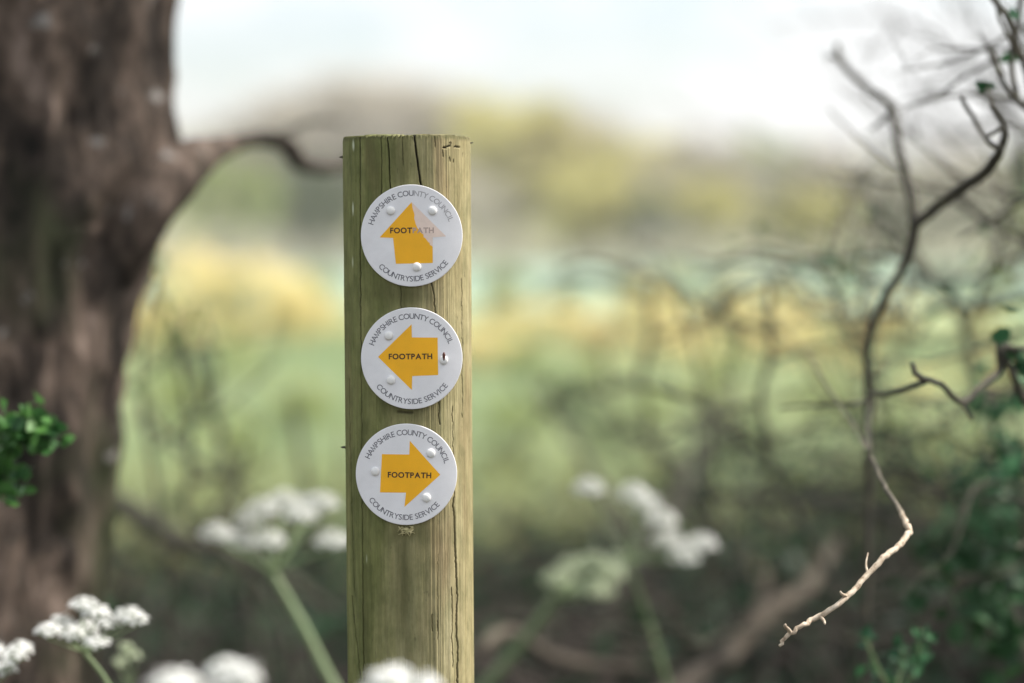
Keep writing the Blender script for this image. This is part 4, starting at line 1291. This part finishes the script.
def poly_bm(polys):
    bm = bmesh.new()
    for p in polys:
        vs_ = [bm.verts.new((x * U, y * U, 0)) for x, y in p]
        f = bm.faces.new(vs_)
        if f.normal.z < 0: pass
    bm.normal_update()
    for f in bm.faces:
        if f.normal.z < 0: f.normal_flip()
    return bm


_gl = {}
def glyph(ch, bold):
    key = (ch, bold)
    if key in _gl: return _gl[key]
    if ch == 'M':      # drawn by hand: two posts and a V, as four strokes that butt end to end
        _gl[key] = ([(-.45, 0), (-.35, 0), (-.29, .72), (-.36, 1), (-.28, 1), (0, .16), (-.05, 0), (.05, 0), (.28, 1), (.36, 1), (.29, .72), (.35, 0), (.45, 0)],
                    [(0, 1, 2, 3), (3, 2, 5, 4), (2, 6, 5), (6, 7, 5), (5, 7, 10), (8, 5, 10, 9), (9, 10, 11, 12)], .9)
        return _gl[key]
    cu = bpy.data.curves.new('glyph', 'FONT'); cu.body = ch; cu.size = 1; cu.resolution_u = 4
    cu.offset = .028 if bold else 0.004
    ob = bpy.data.objects.new('glyph', cu); COL.objects.link(ob)
    bpy.context.view_layer.update()
    dg = bpy.context.evaluated_depsgraph_get()
    m_ = bpy.data.meshes.new_from_object(ob.evaluated_get(dg))
    vs_ = [tuple(v.co) for v in m_.vertices]; fs_ = [tuple(p.vertices) for p in m_.polygons]
    bpy.data.objects.remove(ob); bpy.data.curves.remove(cu); bpy.data.meshes.remove(m_)
    x0 = min(v[0] for v in vs_); x1 = max(v[0] for v in vs_)
    hh = .69
    vs_ = [((v[0] - (x0 + x1) / 2) / hh, v[1] / hh) for v in vs_]
    _gl[key] = (vs_, fs_, (x1 - x0) / hh)
    return _gl[key]


def text_layout(s, gap, bold, space=.45):
    out = []; x = 0
    for ch in s:
        if ch == ' ': x += space; continue
        v, f, w = glyph(ch, bold)
        k_ = .07 if (not bold and ch in 'VYTA') else 0
        x -= k_
        out.append((ch, x + w / 2)); x += w + gap - k_
    return out, x - gap


def add_glyph(bm, ch, bold, M3):
    v, f, w = glyph(ch, bold)
    vv = []
    for (a, b) in v:
        q = M3 @ Vector((a, b, 0)); vv.append(bm.verts.new((q.x, q.y, 0)))
    for t_ in f:
        try:
            fc = bm.faces.new([vv[i] for i in t_])
        except ValueError: pass


def ring_text(s, a0, a1, rpx, cap, top=True, wx=1.0, idx=None):
    """letters along an arc from angle a0 to a1 (degrees); top: baseline inside"""
    lay, tot = text_layout(s, .30, False, .42)
    bm = bmesh.new()
    for i, (ch, x) in enumerate(lay):
        if idx is not None and i not in idx: continue
        a = R(a0 + (a1 - a0) * (x - lay[0][1]) / (lay[-1][1] - lay[0][1]))
        if top:
            rot = a - math.pi / 2; rr = rpx - cap / 2
        else:
            rot = a + math.pi / 2; rr = rpx + cap / 2
        Mt = Matrix.Translation((math.cos(a) * rr * U, math.sin(a) * rr * U, 0)) @ Matrix.Rotation(rot, 4, 'Z') @ Matrix.Diagonal((cap * U * wx, cap * U, 1, 1))
        add_glyph(bm, ch, False, Mt)
    return bm


def line_text(s, cx, cy, width, cap, rot, idx=None):
    lay, tot = text_layout(s, .10, True)
    k = width / tot
    bm = bmesh.new()
    for i, (ch, x) in enumerate(lay):
        if idx is not None and i not in idx: continue
        Mt = Matrix.Rotation(rot, 4, 'Z') @ Matrix.Translation((0, 0, 0))
        Mt = Matrix.Translation((cx * U, cy * U, 0)) @ Matrix.Rotation(rot, 4, 'Z') @ Matrix.Translation(((x - tot / 2) * k * U, -cap / 2 * U, 0)) @ Matrix.Diagonal((k * U, cap * U, 1, 1))
        add_glyph(bm, ch, True, Mt)
    return bm


def rotp(pts, deg):
    c, s = math.cos(R(deg)), math.sin(R(deg))
    return [(x * c - y * s, x * s + y * c) for x, y in pts]


def make_disc(cpx, cpy, rad_px, arrow, top_arc, bot_arc, foot, nails, label, faded=None, foot_rot=0, tilt=0):
    x0, z0 = local_xz(cpx, cpy, 1.811)
    face = .0475      # distance of the face in front of the axis
    # body
    bm = bmesh.new(); n = 128; T = .0016
    r = rad_px * U
    rings = [(r - .0005, 0), (r - .00015, -.00012), (r, -.0005), (r, -T)]
    vr = [[bm.verts.new((math.cos(2 * math.pi * k / n) * q, math.sin(2 * math.pi * k / n) * q, z)) for k in range(n)] for q, z in rings]
    bm.faces.new(vr[0])
    for i in range(3):
        for k in range(n):
            bm.faces.new((vr[i][k], vr[i + 1][k], vr[i + 1][(k + 1) % n], vr[i][(k + 1) % n]))
    bm.faces.new(list(reversed(vr[-1])))
    bendmap(bm, face)
    d = bm_obj(bm, 'waymark_disc', M['disc'], post)
    d.location = (x0, 0, z0); d.rotation_euler = (0, 0, tilt)
    d['label'] = label
    # arrow
    bm = poly_bm([arrow]); bendmap(bm, face + .00012); bm_obj(bm, 'arrow', M['ink_y'], d)
    if faded:
        bm = poly_bm([faded]); bendmap(bm, face + .00012); o = bm_obj(bm, 'arrow', M['ink_f'], d); o['label'] = 'bleached pale pink part of the arrow'
    s1, s2 = 'HAMPSHIRE COUNTY COUNCIL', 'COUNTRYSIDE SERVICE'
    n1 = len(s1.replace(' ', ''))
    if faded:
        bm = ring_text(s1, *top_arc, 42.3, 5.4, True, idx=set(range(0, 12)))
        bendmap(bm, face + .0001); bm_obj(bm, 'lettering', M['ink_g'], d)
        bm = ring_text(s1, *top_arc, 42.3, 5.4, True, idx=set(range(12, n1)))
        bendmap(bm, face + .0001); o = bm_obj(bm, 'lettering', M['ink_gf'], d); o['label'] = 'worn pale end of the upper lettering'
    else:
        bm = ring_text(s1, *top_arc, 42.3, 5.4, True)
        bendmap(bm, face + .0001); bm_obj(bm, 'lettering', M['ink_g'], d)
    bm = ring_text(s2, *bot_arc, 43.0, 5.4, False)
    bendmap(bm, face + .0001); bm_obj(bm, 'lettering', M['ink_g'], d)
    fx, fy = foot
    if faded:
        bm = line_text('FOOTPATH', fx, fy, 43.5, 5.3, foot_rot, idx={0, 1, 2, 3}); bendmap(bm, face + .00024); bm_obj(bm, 'lettering', M['ink_k'], d)
        bm = line_text('FOOTPATH', fx, fy, 43.5, 5.3, foot_rot, idx={4, 5, 6, 7}); bendmap(bm, face + .00024); o = bm_obj(bm, 'lettering', M['ink_m'], d); o['label'] = 'bleached letters PATH'
    else:
        bm = line_text('FOOTPATH', fx, fy, 43.5, 5.3, foot_rot); bendmap(bm, face + .00024); bm_obj(bm, 'lettering', M['ink_k'], d)
    # domed nail caps
    for (nx_, ny_) in nails:
        mb = MB(); px_, pz_ = nx_ * U, ny_ * U
        yb = -(face - px_ * px_ / (2 * RB))
        prof = [(.0033, -.0003), (.0034, .0006), (.0032, .0011), (.0026, .0016), (.0015, .0019), (0.0001, .0020)]
        ns = 24
        for q, h_ in prof:
            for k in range(ns):
                a = 2 * math.pi * k / ns
                mb.v.append((px_ + math.cos(a) * q, yb - h_, pz_ + math.sin(a) * q)); mb.t.append(.5)
        for i in range(len(prof) - 1):
            for k in range(ns):
                a = i * ns + k; b = i * ns + (k + 1) % ns
                mb.f.append((a, b, b + ns, a + ns)); mb.mi.append(0)
        mb.f.append(tuple((len(prof) - 1) * ns + k for k in range(ns))); mb.mi.append(0)
        mb.build('nail_cap', M['nail'], d)
    return d, face

# ragged line where the colour has worn off
FADE = []
for (ax_, ay_), (bx2, by2) in zip([(21, -12), (15.6, -4.4), (4.3, 8.8)], [(15.6, -4.4), (4.3, 8.8), (1.4, 31)]):
    for k in range(1, 8):
        u = k / 8; j = mnoise.noise(Vector((k * .9 + ax_, 4.2, 0))) * 1.5
        FADE.append((ax_ + (bx2 - ax_) * u + j, ay_ + (by2 - ay_) * u + j * .5))
# upper disc: arrow up, right side of the arrow bleached
make_disc(411.5, 235.6, 50.8,
          [(0.4, 33.3), (-31.8, -1.6), (-18.4, -2.2), (-15.8, -28), (21, -27.4), (21, -12)] + FADE,
          (161, 22), (226, 321), (0.5, 5.2), [(-20.5, 25), (21, 24.6), (5, -31.2)],
          'top disc, yellow arrow pointing up with its right side bleached',
          faded=[(0.5, 33.2)] + FADE[::-1] + [(21.0, -12.1), (21.2, -1.8), (34.5, -1.0)])
make_disc(411.5, 358.4, 50.8,
          [(-33.5, 1.6), (0.4, 34.2), (0.6, 21), (26.2, 20.6), (26.5, -16.8), (0.6, -17.6), (0.2, -31.6)],
          (158, 23), (221.5, 320.5), (-1, 2.0), [(-22.5, 22.8), (-20.5, -21.6), (32, -2)],
          'middle disc, yellow arrow pointing left with a rust mark at the right nail')
d3, fc = make_disc(406.2, 474.4, 50.8,
          rotp([(34, 0.8), (2.4, 34), (2.4, 20.2), (-25, 19.4), (-25.6, -19), (0.5, -18.2), (-0.6, -32.6)], -2.5),
          (154, 17.5), (217, 315), (3.3, -.6), [(-31, 3.1), (24.7, 21), (20, -23.5)],
          'bottom disc, yellow arrow pointing right', foot_rot=R(-1.5))
# rust mark beside the right nail of the middle disc, a part of that disc
mid = [c for c in post.children if c.get('label', '').startswith('middle')][0]
mb = MB(); x_ = 32.4 * U; yb = -(fc - x_ * x_ / (2 * RB)) - .0017
ns = 16
for q, h_ in ((1.0, 0), (.8, .0006), (.3, .001)):
    for k in range(ns):
        a = 2 * math.pi * k / ns
        mb.v.append((x_ + math.cos(a) * 1.5 * U * q * (1 + .2 * math.sin(3 * a)), yb - h_, 1.6 * U + math.sin(a) * 4.6 * U * q)); mb.t.append(.5)
for i in range(2):
    for k in range(ns):
        a = i * ns + k; b = i * ns + (k + 1) % ns
        mb.f.append((a, b, b + ns, a + ns)); mb.mi.append(0)
mb.f.append(tuple(2 * ns + k for k in range(ns))); mb.mi.append(0)
mb.f.append(tuple(reversed(range(ns)))); mb.mi.append(0)
mb.build('rust_flake', M['rust'], mid)
